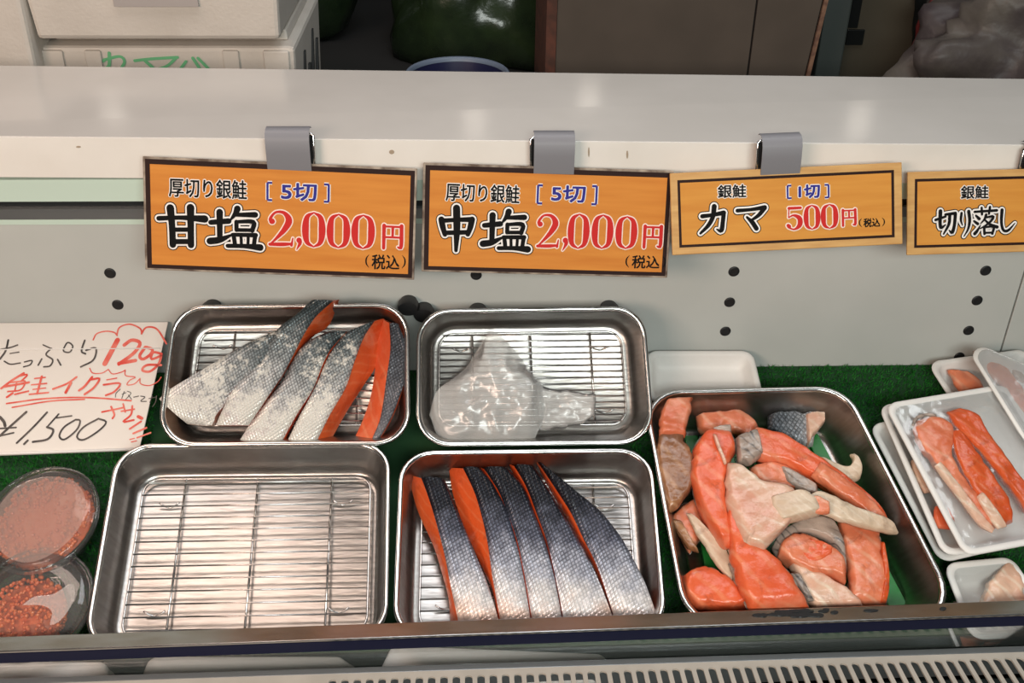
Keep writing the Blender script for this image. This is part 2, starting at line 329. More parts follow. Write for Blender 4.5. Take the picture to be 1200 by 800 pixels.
# back panel sheets with a joint between them
jt = onY(1200, 335, YB); jx = jt.x - .004
def sheet(x0, x1):
    MB().hexa([(x0, YB, .55), (x1, YB, .55), (x1, YB + .02, .55), (x0, YB + .02, .55), (x0, YB, 1.15), (x1, YB, 1.15), (x1, YB + .02, 1.15), (x0, YB + .02, 1.15)]).build('back_panel', M['panel'], case, bevel=.0006)
sheet(-.95, jx - .001); sheet(jx + .001, 1.0)
MB().hexa([(jx - .02, YB + .021, .56), (jx + .02, YB + .021, .56), (jx + .02, YB + .03, .56), (jx - .02, YB + .03, .56), (jx - .02, YB + .021, 1.14), (jx + .02, YB + .021, 1.14), (jx + .02, YB + .03, 1.14), (jx - .02, YB + .03, 1.14)]).build('joint_strip', M['black'], case)
upz_ = Vector((0, 0, 1))
# black plugs in the panel
def plug(px, py, r=.0062, proud=.0012):
    p = onY(px, py, YB)
    mb = MB(); rings = []
    for k, (rr, dy) in enumerate(((r * .98, .004), (r, -proud * .2), (r * .9, -proud), (r * .55, -proud * .6), (r * .2, -proud * .5))):
        rings.append([p + Vector((math.cos(a) * rr, dy, math.sin(a) * rr)) for a in [i * math.pi / 9 for i in range(18)]])
    mb.loops(rings).build('hole_plug', M['black'], case, smooth=True)
for q in ((129, 320), (138, 357), (860, 318), (855, 354), (850, 388), (1155, 317), (1145, 352), (1135, 387), (1124, 418), (558, 322)): plug(*q)
def knob(px, py, r=.0112):
    p = onY(px, py, YB); mb = MB()
    rings = [[p + Vector((math.cos(a) * rr, dy, math.sin(a) * rr * .8)) for a in [i * math.pi / 10 for i in range(20)]] for rr, dy in ((r * .8, .002), (r * .8, -.006), (r, -.007), (r, -.016), (r * .92, -.019), (r * .3, -.0195))]
    mb.loops(rings).build('hanging_knob', M['black'], case, smooth=True, sharp=.6)
for q in ((250, 357), (479, 352), (497, 360), (560, 361), (713, 358)): knob(*q)
# ledge
fl, fr = onY(XL, 155.0, YF), onY(XR, 174.0, YF)
bl, br = onZ(XL, 69.5, fl.z), onZ(XR, 99.5, fr.z)
dn = Vector((0, 0, -.042)); 
MB().hexa([fl + dn, fr + dn, br + dn, bl + dn, fl, fr, br, bl]).build('ledge', M['enamel'], case, bevel=.0005)
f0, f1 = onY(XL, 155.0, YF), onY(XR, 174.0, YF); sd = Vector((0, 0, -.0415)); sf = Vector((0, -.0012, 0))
M['strip'] = P('worn_strip_lit_white', (.90, .865, .81), .35, 0, var=((.84, .80, .74), 14, 6))  # worn white strip; its extra whiteness paints in the brighter light on this face
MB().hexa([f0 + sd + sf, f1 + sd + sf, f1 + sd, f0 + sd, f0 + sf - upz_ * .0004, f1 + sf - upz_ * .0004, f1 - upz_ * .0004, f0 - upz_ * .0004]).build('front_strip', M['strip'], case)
sm = MB()
for sx_, sy_, sw_, sh_ in ((459, 178, 3.2, 2.6), (92, 172, 3, 1.2), (735, 181, 1.2, 5), (690, 178, 1, 6), (1182, 140, 3, 1)):
    pp = [onY(sx_ + math.cos(k * math.pi / 4) * sw_, sy_ + math.sin(k * math.pi / 4) * sh_, YF - .0014) for k in range(8)]
    if sy_ > 165: sm.loops([pp, [p - Vector((0, .0003, 0)) for p in pp]])
sm.build('scuff_mark', P('brown_scuff', (.42, .33, .24), .7), case)
# under the ledge: pale green edge, dark gap, grey channel
def band(y0, y1, y0r, y1r, Y, dep, name, mat):
    a0, a1, b0, b1 = onY(XL, y0, Y), onY(XR, y0r, Y), onY(XL, y1, Y), onY(XR, y1r, Y)
    d = Vector((0, dep, 0))
    MB().hexa([b0, b1, b1 + d, b0 + d, a0, a1, a1 + d, a0 + d]).build(name, mat, case)
band(212.5, 238, 205, 231, YF + .002, .026, 'green_edge_strip', M['acrylic'])
band(238, 247, 231, 240, YB - .012, .012, 'shadow_gap', M['gap'])
band(247, 259, 240, 252, YB - .016, .016, 'grey_channel', M['alu'])
band(259, 265, 252, 258, YB - .010, .010, 'channel_lip', M['acrylic'])
# sloping deck, front rail, trough, vent grille
MB().hexa([W3(-.95, -.150, -.03), W3(1., -.146, -.03), W3(1., .186, -.03), W3(-.95, .186, -.03), W3(-.95, -.150, -.006), W3(1., -.146, -.006), W3(1., .186, -.006), W3(-.95, .186, -.006)]).build('sloping_deck', M['deck'], case)
def railp(x, y, h): return on(x, y, h)
HR = .058
ra, rb = on(-150, 751, HR), on(1350, 697.5, HR)
ra, rb = ra + (ra - rb) * .30, rb + (rb - ra) * .30; rd = (rb - ra).normalized(); rn = Vector((-rd.y, rd.x, 0)).normalized()
dback = -rn * .0175
upz = Vector((0, 0, 1))
# steel angle: top flange, then a navy filmed face below it
MB().hexa([ra - upz * .003 + dback, rb - upz * .003 + dback, rb - upz * .003, ra - upz * .003, ra + dback, rb + dback, rb, ra]).build('front_rail', M['rail'], case, bevel=.0009)
MB().hexa([ra - upz * .0155 + dback * .98, rb - upz * .0155 + dback * .98, rb - upz * .0155 + dback * .75, ra - upz * .0155 + dback * .75, ra - upz * .0035 + dback * .98, rb - upz * .0035 + dback * .98, rb - upz * .0035 + dback * .75, ra - upz * .0035 + dback * .75]).build('rail_face', M['navy'], case)
# worn black patch and screw on the rail
def flat(pts, name, mat, parent, off=Vector((0, 0, .0004))):
    n = len(pts); return MB().loops([[p for p in pts], [p + off for p in pts]]).build(name, mat, parent)
zr = lambda x, y: onP(x, y, ra, rn.cross(rd).normalized()) if False else onP(x, y, ra + upz * .0002, (rd.cross(rn)).normalized())
rs = random.Random(4)
patch = MB()
for k in range(46):
    cx = rs.gauss(930, 26); cy = 718.5 - (cx - 930) * .03 + rs.uniform(-3.2, 3.2); w = rs.uniform(3, 9); hh = rs.uniform(1, 2.2)
    pts = [zr(cx + math.cos(a) * w, cy + math.sin(a) * hh) for a in [i * math.pi / 4 for i in range(8)]]
    patch.loops([pts, [p + upz * (.0003 + .00001 * k) for p in pts]])
patch.build('worn_patch', M['gap'], case)
pts = [zr(1105 + math.cos(a) * 4, 713 + math.sin(a) * 2) for a in [i * math.pi / 6 for i in range(12)]]
MB().loops([pts, [p + upz * .0005 for p in pts]]).build('rail_hole', M['gap'], case)
ZG = .785
ga, gb = onZ(-150, 799, ZG), onZ(1350, 751.5, ZG); ga, gb = ga + (ga - gb) * .30, gb + (gb - ga) * .30; gd = (gb - ga).normalized(); gn = Vector((-gd.y, gd.x, 0)).normalized()
TZ = .715
MB().hexa([ga - upz * .10 - gn * .02, gb - upz * .10 - gn * .02, gb - upz * .10 + gn * .12, ga - upz * .10 + gn * .12, ga - upz * .07 - gn * .02, gb - upz * .07 - gn * .02, gb - upz * .07 + gn * .12, ga - upz * .07 + gn * .12]).build('trough_floor', M['deck'], case)
# grille edge bar
MB().hexa([ga - upz * .03 - gn * .008, gb - upz * .03 - gn * .008, gb - upz * .03, ga - upz * .03, ga - gn * .008, gb - gn * .008, gb, ga]).build('grille_edge', M['alu'], case, bevel=.0012)
# low glass pane between rail and grille
g0 = ra - upz * .0155 + dback * .8; g1 = rb - upz * .0155 + dback * .8
MB().hexa([ga - upz * .012 + gn * .002, gb - upz * .012 + gn * .002, gb - upz * .012 + gn * .005, ga - upz * .012 + gn * .005, g0, g1, g1 + rn * .003, g0 + rn * .003]).build('front_glass', M['glass'], case)
# vent plate with real slots
gl = (gb - ga).length
def arc_slot(cx, y0, y1, r):
    p = []
    for i in range(9): a = math.pi * i / 8; p.append((cx + r * math.cos(a), y1 - r + r * math.sin(a)))
    for i in range(9): a = math.pi + math.pi * i / 8; p.append((cx + r * math.cos(a), y0 + r + r * math.sin(a)))
    return p
cu = bpy.data.curves.new('tmp', 'CURVE'); cu.dimensions = '2D'; cu.fill_mode = 'BOTH'; cu.extrude = .001
def addpoly(p):
    s = cu.splines.new('POLY'); s.points.add(len(p) - 1)
    for q, (x, y) in zip(s.points, p): q.co = (x, y, 0, 1)
    s.use_cyclic_u = True
addpoly([(0, -.11), (gl, -.11), (gl, -.0082), (0, -.0082)])
s0 = (onZ(391, 790, ZG) - ga).dot(gd); x = s0
while x < gl - .02: addpoly(arc_slot(x, -.095, -.0150, .0034)); x += .01105
tmp = bpy.data.objects.new('tmp', cu); COL.objects.link(tmp)
me = bpy.data.meshes.new_from_object(tmp.evaluated_get(bpy.context.evaluated_depsgraph_get()))
bpy.data.objects.remove(tmp)
tilt = math.radians(5)
gm = Matrix(((gd.x, gn.x, 0, ga.x), (gd.y, gn.y, 0, ga.y), (gd.z, gn.z, 1, ga.z - .001), (0, 0, 0, 1))) @ Matrix.Rotation(-tilt, 4, 'X')
vg = MB(); vg.add([gm @ v.co for v in me.vertices], [tuple(p.vertices) for p in me.polygons]); o = vg.build('vent_grille', M['cream'], case)
for dz, nm, mt in ((.03, 'vent_tray', M['deck']),):
    MB().hexa([ga - upz * (dz + .005) - gn * .12, gb - upz * (dz + .005) - gn * .12, gb - upz * (dz + .005) - gn * .012, ga - upz * (dz + .005) - gn * .012, ga - upz * dz - gn * .12, gb - upz * dz - gn * .12, gb - upz * dz - gn * .012, ga - upz * dz - gn * .012]).build(nm, mt, case)
# lower body of the case, down to the floor
MB().hexa([(-.95, .58, 0), (1., .58, 0), (1., YB + .02, 0), (-.95, YB + .02, 0), (-.95, .58, .62), (1., .58, .62), (1., YB + .02, .62), (-.95, YB + .02, .62)]).build('cabinet_body', M['enamel'], case)

# turf
turf = thing('artificial_turf_mat', 'dark green artificial turf mat covering the sloping display deck', 'turf mat', DM)
U0, U1, V0, V1 = -.90, .95, -.138, .1815
MB().hexa([W3(U0, V0 - .012, -.006), W3(U1, V0 + .004, -.006), W3(U1, V1, -.006), W3(U0, V1, -.006), W3(U0, V0 - .012, -.002), W3(U1, V0 + .004, -.002), W3(U1, V1, -.002), W3(U0, V1, -.002)]).build('backing', M['turfbase'], turf)
rg = np.random.default_rng(3); n = 140000
bx = rg.uniform(U0, U1, n); by = rg.uniform(V0 + .006, V1 - .001, n)
# leave out the blades under the trays, where the photo shows none
keep = ~(((bx > -.385) & (bx < .13) & (by < .165)) | ((bx > .17) & (bx < .37) & (by < .10)))
bx, by = bx[keep], by[keep]; n = len(bx)
an = rg.uniform(0, 2 * np.pi, n); w = rg.uniform(.0005, .0009, n); hh = rg.uniform(.0035, .006, n); lx = rg.normal(0, .0018, n); ly = rg.normal(0, .0018, n)
P0 = np.stack([bx - np.cos(an) * w, by - np.sin(an) * w, np.full(n, -.002)], 1); P1 = np.stack([bx + np.cos(an) * w, by + np.sin(an) * w, np.full(n, -.002)], 1)
P2 = np.stack([bx + lx, by + ly, hh - .002], 1)
V = np.stack([P0, P1, P2], 1).reshape(-1, 3)
me = bpy.data.meshes.new('pile'); me.vertices.add(3 * n); me.vertices.foreach_set('co', V.ravel()); me.loops.add(3 * n); me.loops.foreach_set('vertex_index', np.arange(3 * n))
me.polygons.add(n); me.polygons.foreach_set('loop_start', np.arange(0, 3 * n, 3)); me.update(calc_edges=True); me.materials.append(M['grass'])
o = bpy.data.objects.new('grass_pile', me); COL.objects.link(o); o.parent = turf; o['kind'] = 'stuff'

# ------------------------------------------------------------------ steel trays and racks
def rquad(q, inset, r, seg=7):       # rounded quad, moved inwards by inset; q = 4 (u, v) counter-clockwise
    q = [Vector((p[0], p[1])) for p in q]; n = 4; lines = []
    for i in range(n):
        a, b = q[i], q[(i + 1) % n]; d = (b - a).normalized(); nn = Vector((-d.y, d.x)); lines.append((a + nn * inset, d))
    cs = []
    for i in range(n):
        (p, d), (p2, d2) = lines[i - 1], lines[i]
        t = ((p2.x - p.x) * d2.y - (p2.y - p.y) * d2.x) / (d.x * d2.y - d.y * d2.x); cs.append(p + d * t)
    out = []
    for i in range(n):
        c = cs[i]; d0 = (cs[i - 1] - c).normalized(); d1 = (cs[(i + 1) % n] - c).normalized()
        ang = math.acos(max(-1, min(1, d0.dot(d1)))); k = r / math.tan(ang / 2); bis = (d0 + d1).normalized(); o_ = c + bis * (r / math.sin(ang / 2))
        a0 = c + d0 * k - o_; a1 = c + d1 * k - o_; t0 = math.atan2(a0.y, a0.x); dt = (math.atan2(a1.y, a1.x) - t0 + math.pi) % (2 * math.pi) - math.pi
        out += [Vector((o_.x + r * math.cos(t0 + dt * s / seg), o_.y + r * math.sin(t0 + dt * s / seg))) for s in range(seg + 1)]
    return out
def ring(q, inset, r, h, fr=None):
    return [(fr or DM) @ Vector((p.x, p.y, h)) for p in rquad(q, inset, max(r - inset * .6, .002))]
def tray(corners, H, label, R=.034, slope=.012, name='steel_tray', group='stainless steel trays on the turf', h0=.001):
    """corners: TL, TR, BR, BL of the rim as (u, v); H rim height"""
    q = [corners[3], corners[2], corners[1], corners[0]]
    c = sum((Vector(p) for p in q), Vector((0, 0))) / 4
    t = thing(name, label, 'tray', DM @ Matrix.Translation((c.x, c.y, h0)), group)
    prof = [(slope + .004, h0), (slope + .001, h0 + .0015), (slope - .001, h0 + .006), (.0042, H - .004), (.0058, H - .003), (slope + .0005, h0 + .007), (slope + .0025, h0 + .0032), (slope + .006, h0 + .0018)]
    MB().loops([ring(q, i, R, h) for i, h in prof]).build('pan', M['steel'], t, smooth=True, sharp=.9)
    prof = [(.0052, H - .0045), (.0015, H - .0040), (.0002, H - .0022), (.0006, H - .0006), (.0024, H), (.0044, H - .0006), (.0058, H - .0030)]
    rings = [ring(q, i, R, h) for i, h in prof]; rings.append(rings[0])
    MB().loops(rings, False, False).build('rolled_rim', M['steel_rim'], t, smooth=True)
    return t, q
def rack(q, label, slope=.012, h=.010, nw=13, bars=3, pair=True):
    qi = rquad(q, slope + .011, .016); c = sum((Vector(p) for p in q), Vector((0, 0))) / 4
    t = thing('wire_rack', label, 'rack', DM @ Matrix.Translation((c.x, c.y, .003)), 'wire racks lying in the trays')
    MB().tube([W3(p.x, p.y, h) for p in qi], .0013, 6, True).build('rim_wire', M['wire'], t, smooth=True)
    us = [p.x for p in qi]; vs = [p.y for p in qi]; v0, v1 = min(vs), max(vs)
    BLc, BRc, TRc, TLc = [Vector(p) for p in q]
    def edge(s, v, ins):     # u at the sides for a height v
        f = (v - BLc.y) / (TLc.y - BLc.y); a = BLc.lerp(TLc, f).x; b = BRc.lerp(TRc, f).x; return a + ins if s == 0 else b - ins
    for k in range(nw):
        v = v0 + (v1 - v0) * (k + .55) / nw; e = slope + .0112
        fr = (v1 - v) < .012 or (v - v0) < .012
        if fr: e += .004
        MB().tube([W3(edge(0, v, e), v, h + .0016), W3(edge(1, v, e), v, h + .0016)], .0009, 5).build('cross_wire', M['wire'], t, smooth=True)
    for k in range(bars):
        s = (k + .5) / bars if bars > 3 else (.19, .5, .82)[k]
        def U(v): return edge(0, v, .02) * (1 - s) + edge(1, v, .02) * s
        MB().tube([W3(U(v0), v0, h), W3(U(v1), v1, h)], .0012, 5).build('support_wire', M['wire'], t, smooth=True)
    for su, sv in ((.13, .16), (.13, .84), (.87, .16), (.87, .84)):
        v = v0 + (v1 - v0) * sv; uu = edge(0, v, .02) * (1 - su) + edge(1, v, .02) * su
        MB().tube([W3(uu - .010, v, h), W3(uu - .006, v - .002, h - .003), W3(uu, v - .0035, .0048), W3(uu + .006, v - .002, h - .003), W3(uu + .010, v, h)], .0010, 5).build('bent_foot', M['wire'], t, smooth=True)
    return t
HT = .045
def rim(*px): return [tuple(uv(on(x, y, HT))[:2]) for x, y in px]
VF = -.152
FL = rim((137, 519), (458, 516.5)); FL = [FL[0], FL[1], (-.119, VF), (-.396, VF - .003)]
FM = rim((468, 527), (764, 523.5)); FM = [FM[0], FM[1], (.1400, VF + .003), (-.1160, VF)]
RT = [(.1400, .116), (.362, .119), (.4185, VF + .005), (.1545, VF + .004)]
t_fl, qfl = tray(FL, HT, 'empty steel tray with bare wire rack beside the roe cups')
t_fm, qfm = tray(FM, HT, 'steel tray holding five slices of silver skinned salmon in a fan')
t_rt, qrt = tray(RT, HT + .007, 'large steel tray heaped with orange salmon collar pieces on green boards', R=.040, slope=.022)
rack(qfl, 'bare wire rack in the empty steel tray beside the roe cups')
rack(qfm, 'wire rack under the five fanned silver salmon slices')
use_frame(*FRAME1)
BLt = rim((203, 357), (480, 353.5)); BLt = [BLt[0], BLt[1]] + rim((481, 522), (181, 524))
BMt = rim((488, 361.5), (756, 357.5)); BMt = [BMt[0], BMt[1]] + rim((768.5, 521), (487, 524))
t_bl, qbl = tray(BLt, HT, 'steel tray behind the empty one, holding frosted salmon slices')
t_bm, qbm = tray(BMt, HT, 'steel tray holding only a crumpled clear plastic bag')
rack(qbl, 'wire rack under the frosted salmon slices')
rack(qbm, 'wire rack under the crumpled clear plastic bag', nw=15)
# white foam blocks that prop up the back row
for q_, lb in ((qbl, 'foam'), (qbm, 'foam')): pass
use_frame(FRAME0[0], FRAME0[1])

# ------------------------------------------------------------------ fish builders
def resample(p, n):
    p = [Vector(q) for q in p]; L = [0.]
    # smooth by catmull-rom first
    e = [p[0] * 2 - p[1]] + p + [p[-1] * 2 - p[-2]]; out = []
    for i in range(1, len(e) - 2):
        a, b, c, d = e[i - 1], e[i], e[i + 1], e[i + 2]
        for k in range(8):
            t = k / 8; out.append(.5 * ((2 * b) + (c - a) * t + (2 * a - 5 * b + 4 * c - d) * t * t + (3 * b - a - 3 * c + d) * t ** 3))
    out.append(e[-2]); p = out
    for a, b in zip(p, p[1:]): L.append(L[-1] + (b - a).length)
    r = []; j = 0
    for i in range(n):
        s = L[-1] * i / (n - 1)
        while j < len(L) - 2 and L[j + 1] < s: j += 1
        f = (s - L[j]) / max(1e-9, L[j + 1] - L[j]); r.append(p[j].lerp(p[j + 1], f))
    return r
def lerp(a, b, t): return a + (b - a) * t
def put_uv(o, body, metric):
    me = o.data
    for nm, vals in (('body', body), ('metric', metric)):
        l = me.uv_layers.new(name=nm)
        for lp in me.loops: l.data[lp.index].uv = vals[lp.vertex_index]
def fish_slice(name, label, px, sc, off, L0, L1, R1, R0, hb, ht, hend=None, skin='skin', flesh='flesh', N=26, tag_group=None, bulge=.004, body=(0, 1), cat='fish slice', seed=0):
    """a slice cut across a salmon side: skin on top between L1 and R1, cut flesh faces down to L0 and R0 (picture coordinates of a zoomed crop -> points on planes over the board)"""
    X = lambda p: (off[0] + p[0] * sc, off[1] + p[1] * sc)
    l1 = resample([X(p) for p in L1], N); r1 = resample([X(p) for p in R1], N)
    l0 = resample([X(p) for p in L0], N) if L0 else None; r0 = resample([X(p) for p in R0], N) if R0 else None
    h2 = ht if hend is None else hend
    top = []; K = 9; bot_l = []; bot_r = []
    def clampv(p, lim=.0): return p
    for i in range(N):
        t = i / (N - 1); h = lerp(ht, h2, min(1, t * 2.2)); 
        a = on(l1[i].x, l1[i].y, h); b = on(r1[i].x, r1[i].y, h); row = []
        edge = min(1, 4.5 * t, 4.5 * (1 - t)); edge = math.sqrt(max(0, edge))
        for k in range(K):
            s = k / (K - 1); p = a.lerp(b, s)
            z = bulge * (1 - (2 * s - 1) ** 4) - (1 - edge) * .004 + .0009 * noise.noise(p * 60 + Vector((seed, 0, 0)))
            row.append(p + EN * z)
        top.append(row)
        hb_ = min(hb + max(0, h - h2) * .8, h - .004)
        c = on(l0[i].x, l0[i].y, hb_) if l0 else a - EN * (h - hb_) + (b - a).normalized() * .0015
        d = on(r0[i].x, r0[i].y, hb_) if r0 else b - EN * (h - hb_) - (b - a).normalized() * .0015
        bot_l.append(c); bot_r.append(d)
    mid = top[N // 2][K // 2]; q = uv(mid)
    root = thing(name, label, cat, DM @ Matrix.Translation((q.x, q.y, hb)), tag_group)
    # flesh body: closed loft
    fl = MB(); rings = []
    for i in range(N):
        a, b, c, d = top[i][0], top[i][-1], bot_l[i], bot_r[i]
        under = [p - EN * .0006 for p in top[i]]
        la = a.lerp(c, .5) + (a - b).normalized() * .0012; rb_ = b.lerp(d, .5) + (b - a).normalized() * .0012
        rings.append(under + [rb_, d, d.lerp(c, .5), c, la])
    fl.loops(rings).build('flesh', M[flesh], root, smooth=True, sharp=.9)
    sk = MB(); v = [p + EN * .0003 for r in top for p in r]; f = []
    for i in range(N - 1):
        for k in range(K - 1): f.append((i * K + k, i * K + k + 1, (i + 1) * K + k + 1, (i + 1) * K + k))
    # skin has a thickness: a second layer below, joined round the edge
    n0 = len(v); v += [p - EN * .0012 for p in v[:n0]]
    f2 = [tuple(n0 + j for j in reversed(q_)) for q_ in f]
    border = [k for k in range(K)] + [i * K + K - 1 for i in range(1, N)] + [(N - 1) * K + k for k in range(K - 2, -1, -1)] + [i * K for i in range(N - 2, 0, -1)]
    f3 = [(border[j], border[(j + 1) % len(border)], n0 + border[(j + 1) % len(border)], n0 + border[j]) for j in range(len(border))]
    sk.add(v, f + f2 + f3); o = sk.build('skin', M[skin], root, smooth=True, sharp=1.0)
    bd = []; mt = []
    for _ in range(2):
        for i in range(N):
            t = i / (N - 1); ww = (top[i][-1] - top[i][0]).length
            for k in range(K):
                bd.append((k / (K - 1), lerp(body[0], body[1], t))); pp = top[i][k] - ORG; mt.append((pp.dot(EU) * .94 - pp.dot(EV) * .34 + seed * .0, pp.dot(EV) * .94 + pp.dot(EU) * .34))
    put_uv(o, bd, mt)
    return root

def ribbon(root, name, px, sc, off, L, R, h, thick, mat, N=34, K=15, hend=None, dome=.04, seed=0, wob=.0022, grow=0.):
    """a closed, rounded piece of flesh between two outlines"""
    X = lambda p: (off[0] + p[0] * sc, off[1] + p[1] * sc)
    l = resample([X(p) for p in L], N); r = resample([X(p) for p in R], N); rings = []; hend = h if hend is None else hend
    for i in range(N):
        t = i / (N - 1); hh = lerp(h, hend, t); a = on(l[i].x, l[i].y, hh); b = on(r[i].x, r[i].y, hh)
        cap = min(1, 9 * t + .35, 9 * (1 - t) + .35); rg_ = []; ax = (b - a)
        wl = min(.0028, ax.length * .07); ad = ax.normalized()
        na = noise.noise(a * 95 + Vector((seed, 3, 0))) + .5 * noise.noise(a * 240 + Vector((seed, 1, 0))); nb = noise.noise(b * 95 + Vector((seed, 7, 0))) + .5 * noise.noise(b * 240 + Vector((seed, 2, 0)))
        a, b = a + ad * (wl * na - grow), b + ad * (wl * nb + grow)
        for k in range(K):
            s = k / (K - 1); p = a.lerp(b, s); z = thick * .5 * cap * (abs(1 - abs(2 * s - 1) ** 12) ** .55) 
            z += (wob * noise.noise(p * 55 + Vector((seed * 3.1, 0, 0))) + wob * .5 * noise.noise(p * 150 + Vector((0, seed, 0)))) * min(1, 4 * s, 4 * (1 - s)) + dome * thick * math.sin(math.pi * s) * cap
            rg_.append(p + EN * z)
        for k in range(K - 2, 0, -1):
            s = k / (K - 1); p = a.lerp(b, s); rg_.append(p - EN * (thick * .5 * cap * (abs(1 - abs(2 * s - 1) ** 12) ** .55)))
        rings.append(rg_)
    o = MB().loops(rings).build(name, M[mat], root, smooth=True, sharp=1.2)
    if mat.startswith('skin'):
        n_ = len(rings[0]); inv = base(root); bd = []; mt = []
        for i in range(N):
            for k in range(n_):
                p = rings[i][k] - ORG; bd.append((k / n_, .15 + .8 * i / (N - 1))); mt.append((p.dot(EU), p.dot(EV)))
        put_uv(o, bd, mt)
    return o
def chunk_root(name, label, px, sc, off, L, h, cat='fish piece', group=None):
    X = [(off[0] + p[0] * sc, off[1] + p[1] * sc) for p in L]; cx = sum(p[0] for p in X) / len(X); cy = sum(p[1] for p in X) / len(X)
    q = uv(on(cx, cy, h)); return thing(name, label, cat, DM @ Matrix.Translation((q.x, q.y, h)), group)

# five fanned slices
S, OF = .275, (460, 530); G = 'silver salmon slices fanned in the front tray'
fan = [
 ('salmon slice at the open end of the fan, its orange face nearest the empty tray', [(65, 92), (108, 250), (175, 400), (212, 520), (238, 620), (246, 712)], [(122, 100), (160, 210), (195, 330), (225, 450), (248, 570), (278, 705)], [(222, 108), (265, 220), (310, 330), (360, 450), (405, 560), (448, 695)], None),
 ('salmon slice showing the widest wedge of orange flesh, second in the fan', [(240, 66), (258, 180), (302, 310), (350, 420), (395, 520), (430, 600), (446, 695)], [(300, 58), (350, 170), (385, 290), (408, 400), (424, 520), (456, 692)], [(376, 62), (432, 140), (487, 250), (527, 380), (553, 500), (586, 690)], None),
 ('middle salmon slice of the five, flanked by two slices each side', [(368, 62), (432, 160), (482, 270), (524, 380), (556, 520), (588, 690)], [(388, 60), (450, 160), (495, 270), (532, 380), (562, 520), (592, 690)], [(486, 58), (560, 150), (604, 260), (648, 380), (686, 520), (720, 686)], None),
 ('salmon slice next to the wide dark one in the fan', [(488, 45), (548, 150), (602, 260), (650, 380), (688, 520), (722, 686)], [(518, 48), (572, 150), (614, 260), (658, 380), (692, 520), (726, 686)], [(604, 55), (690, 200), (756, 310), (818, 420), (878, 545), (933, 680)], None),
 ('widest and darkest salmon slice, ending the fan on the bag side of the tray', [(604, 32), (682, 180), (738, 270), (795, 380), (856, 490), (936, 680)], [(620, 35), (712, 180), (765, 265), (815, 370), (870, 480), (940, 680)], [(650, 55), (785, 165), (885, 250), (965, 350), (1032, 465), (1076, 555), (1124, 676)], None)]
ext = lambda q: q and q[:-1] + [(q[-1][0] + (q[-1][0] - q[-2][0]) * .12, q[-1][1] + (q[-1][1] - q[-2][1]) * .12)]
for k, (lb, a, b, c, d) in enumerate(fan):
    a, b, c, d = ext(a), ext(b), ext(c), ext(d)
    if k == 4: lb = 'widest and darkest salmon slice, ending the fan beside the collar tray'
    fish_slice('salmon_slice', lb, None, S, OF, a, b, c, d, .014, .040, .034, 'skin', 'flesh', tag_group=G, seed=k, body=((.12, 1.02), (.1, 1.0), (.04, .98), (.02, .96), (.0, .93))[k])

# frosted slices in the tray behind
use_frame(*FRAME1)
S, OF = 310 / 1200, (180, 340); G = 'frosted salmon slices in the back tray'
fish_slice('salmon_slice', 'broad frosted salmon tail slice at the handwritten card side of its tray', None, S, OF, None,
    [(560, 178), (425, 240), (305, 310), (175, 388), (70, 450), (20, 492)], [(560, 262), (480, 345), (400, 425), (330, 510), (280, 570), (262, 612), (130, 606)][:6] + [(150, 606)], None, .016, .046, .040, 'skinfrost', 'lining', tag_group=G, seed=11, body=(.22, .9))
fish_slice('salmon_slice', 'frosted salmon slice whose dark tip rises over the back rim of its tray', None, S, OF, None,
    [(715, 42), (640, 115), (560, 180), (480, 325), (400, 405), (338, 490), (278, 612)], [(815, 44), (735, 120), (682, 200), (640, 280), (592, 370), (520, 480), (428, 612)], [(842, 42), (795, 160), (722, 210), (657, 285), (602, 365), (525, 485), (430, 615)], .016, .064, .044, 'skinfrost', 'flesh', tag_group=G, seed=12, body=(.02, .95))
fish_slice('salmon_slice', 'narrow frosted salmon slice between the rim-crossing slice and the orange-sided slice', None, S, OF, None,
    [(800, 182), (700, 232), (642, 300), (600, 390), (532, 480), (470, 560), (387, 680)], [(872, 186), (802, 270), (762, 350), (722, 450), (652, 560), (582, 680)], None, .014, .046, .036, 'skinfrost', 'flesh', tag_group=G, seed=13, body=(.08, 1.0))
fish_slice('salmon_slice', 'frosted salmon slice with its long orange side facing the open rack', None, S, OF, None,
    [(870, 190), (808, 272), (770, 352), (728, 450), (668, 560), (605, 683)], [(1002, 136), (955, 210), (912, 320), (872, 440), (802, 560), (738, 683)], [(1046, 128), (1012, 330), (960, 420), (880, 545), (802, 683)], .014, .044, .036, 'skinfrost', 'flesh', tag_group=G, seed=14, body=(.1, 1.0))
fish_slice('salmon_slice', 'curved dark skinned salmon slice leaning on the tray wall, orange inner face', None, S, OF,
    [(1040, 128), (1012, 230), (1005, 350), (985, 480), (948, 590), (908, 678)], [(1068, 146), (1074, 270), (1056, 400), (1040, 520), (1022, 600), (988, 676)], [(1110, 150), (1148, 260), (1142, 390), (1110, 500), (1072, 590), (1026, 668)], None, .014, .044, .034, 'skindark', 'fleshbright', tag_group=G, seed=15, body=(.3, .9), bulge=.002)

use_frame(FRAME0[0], FRAME0[1])
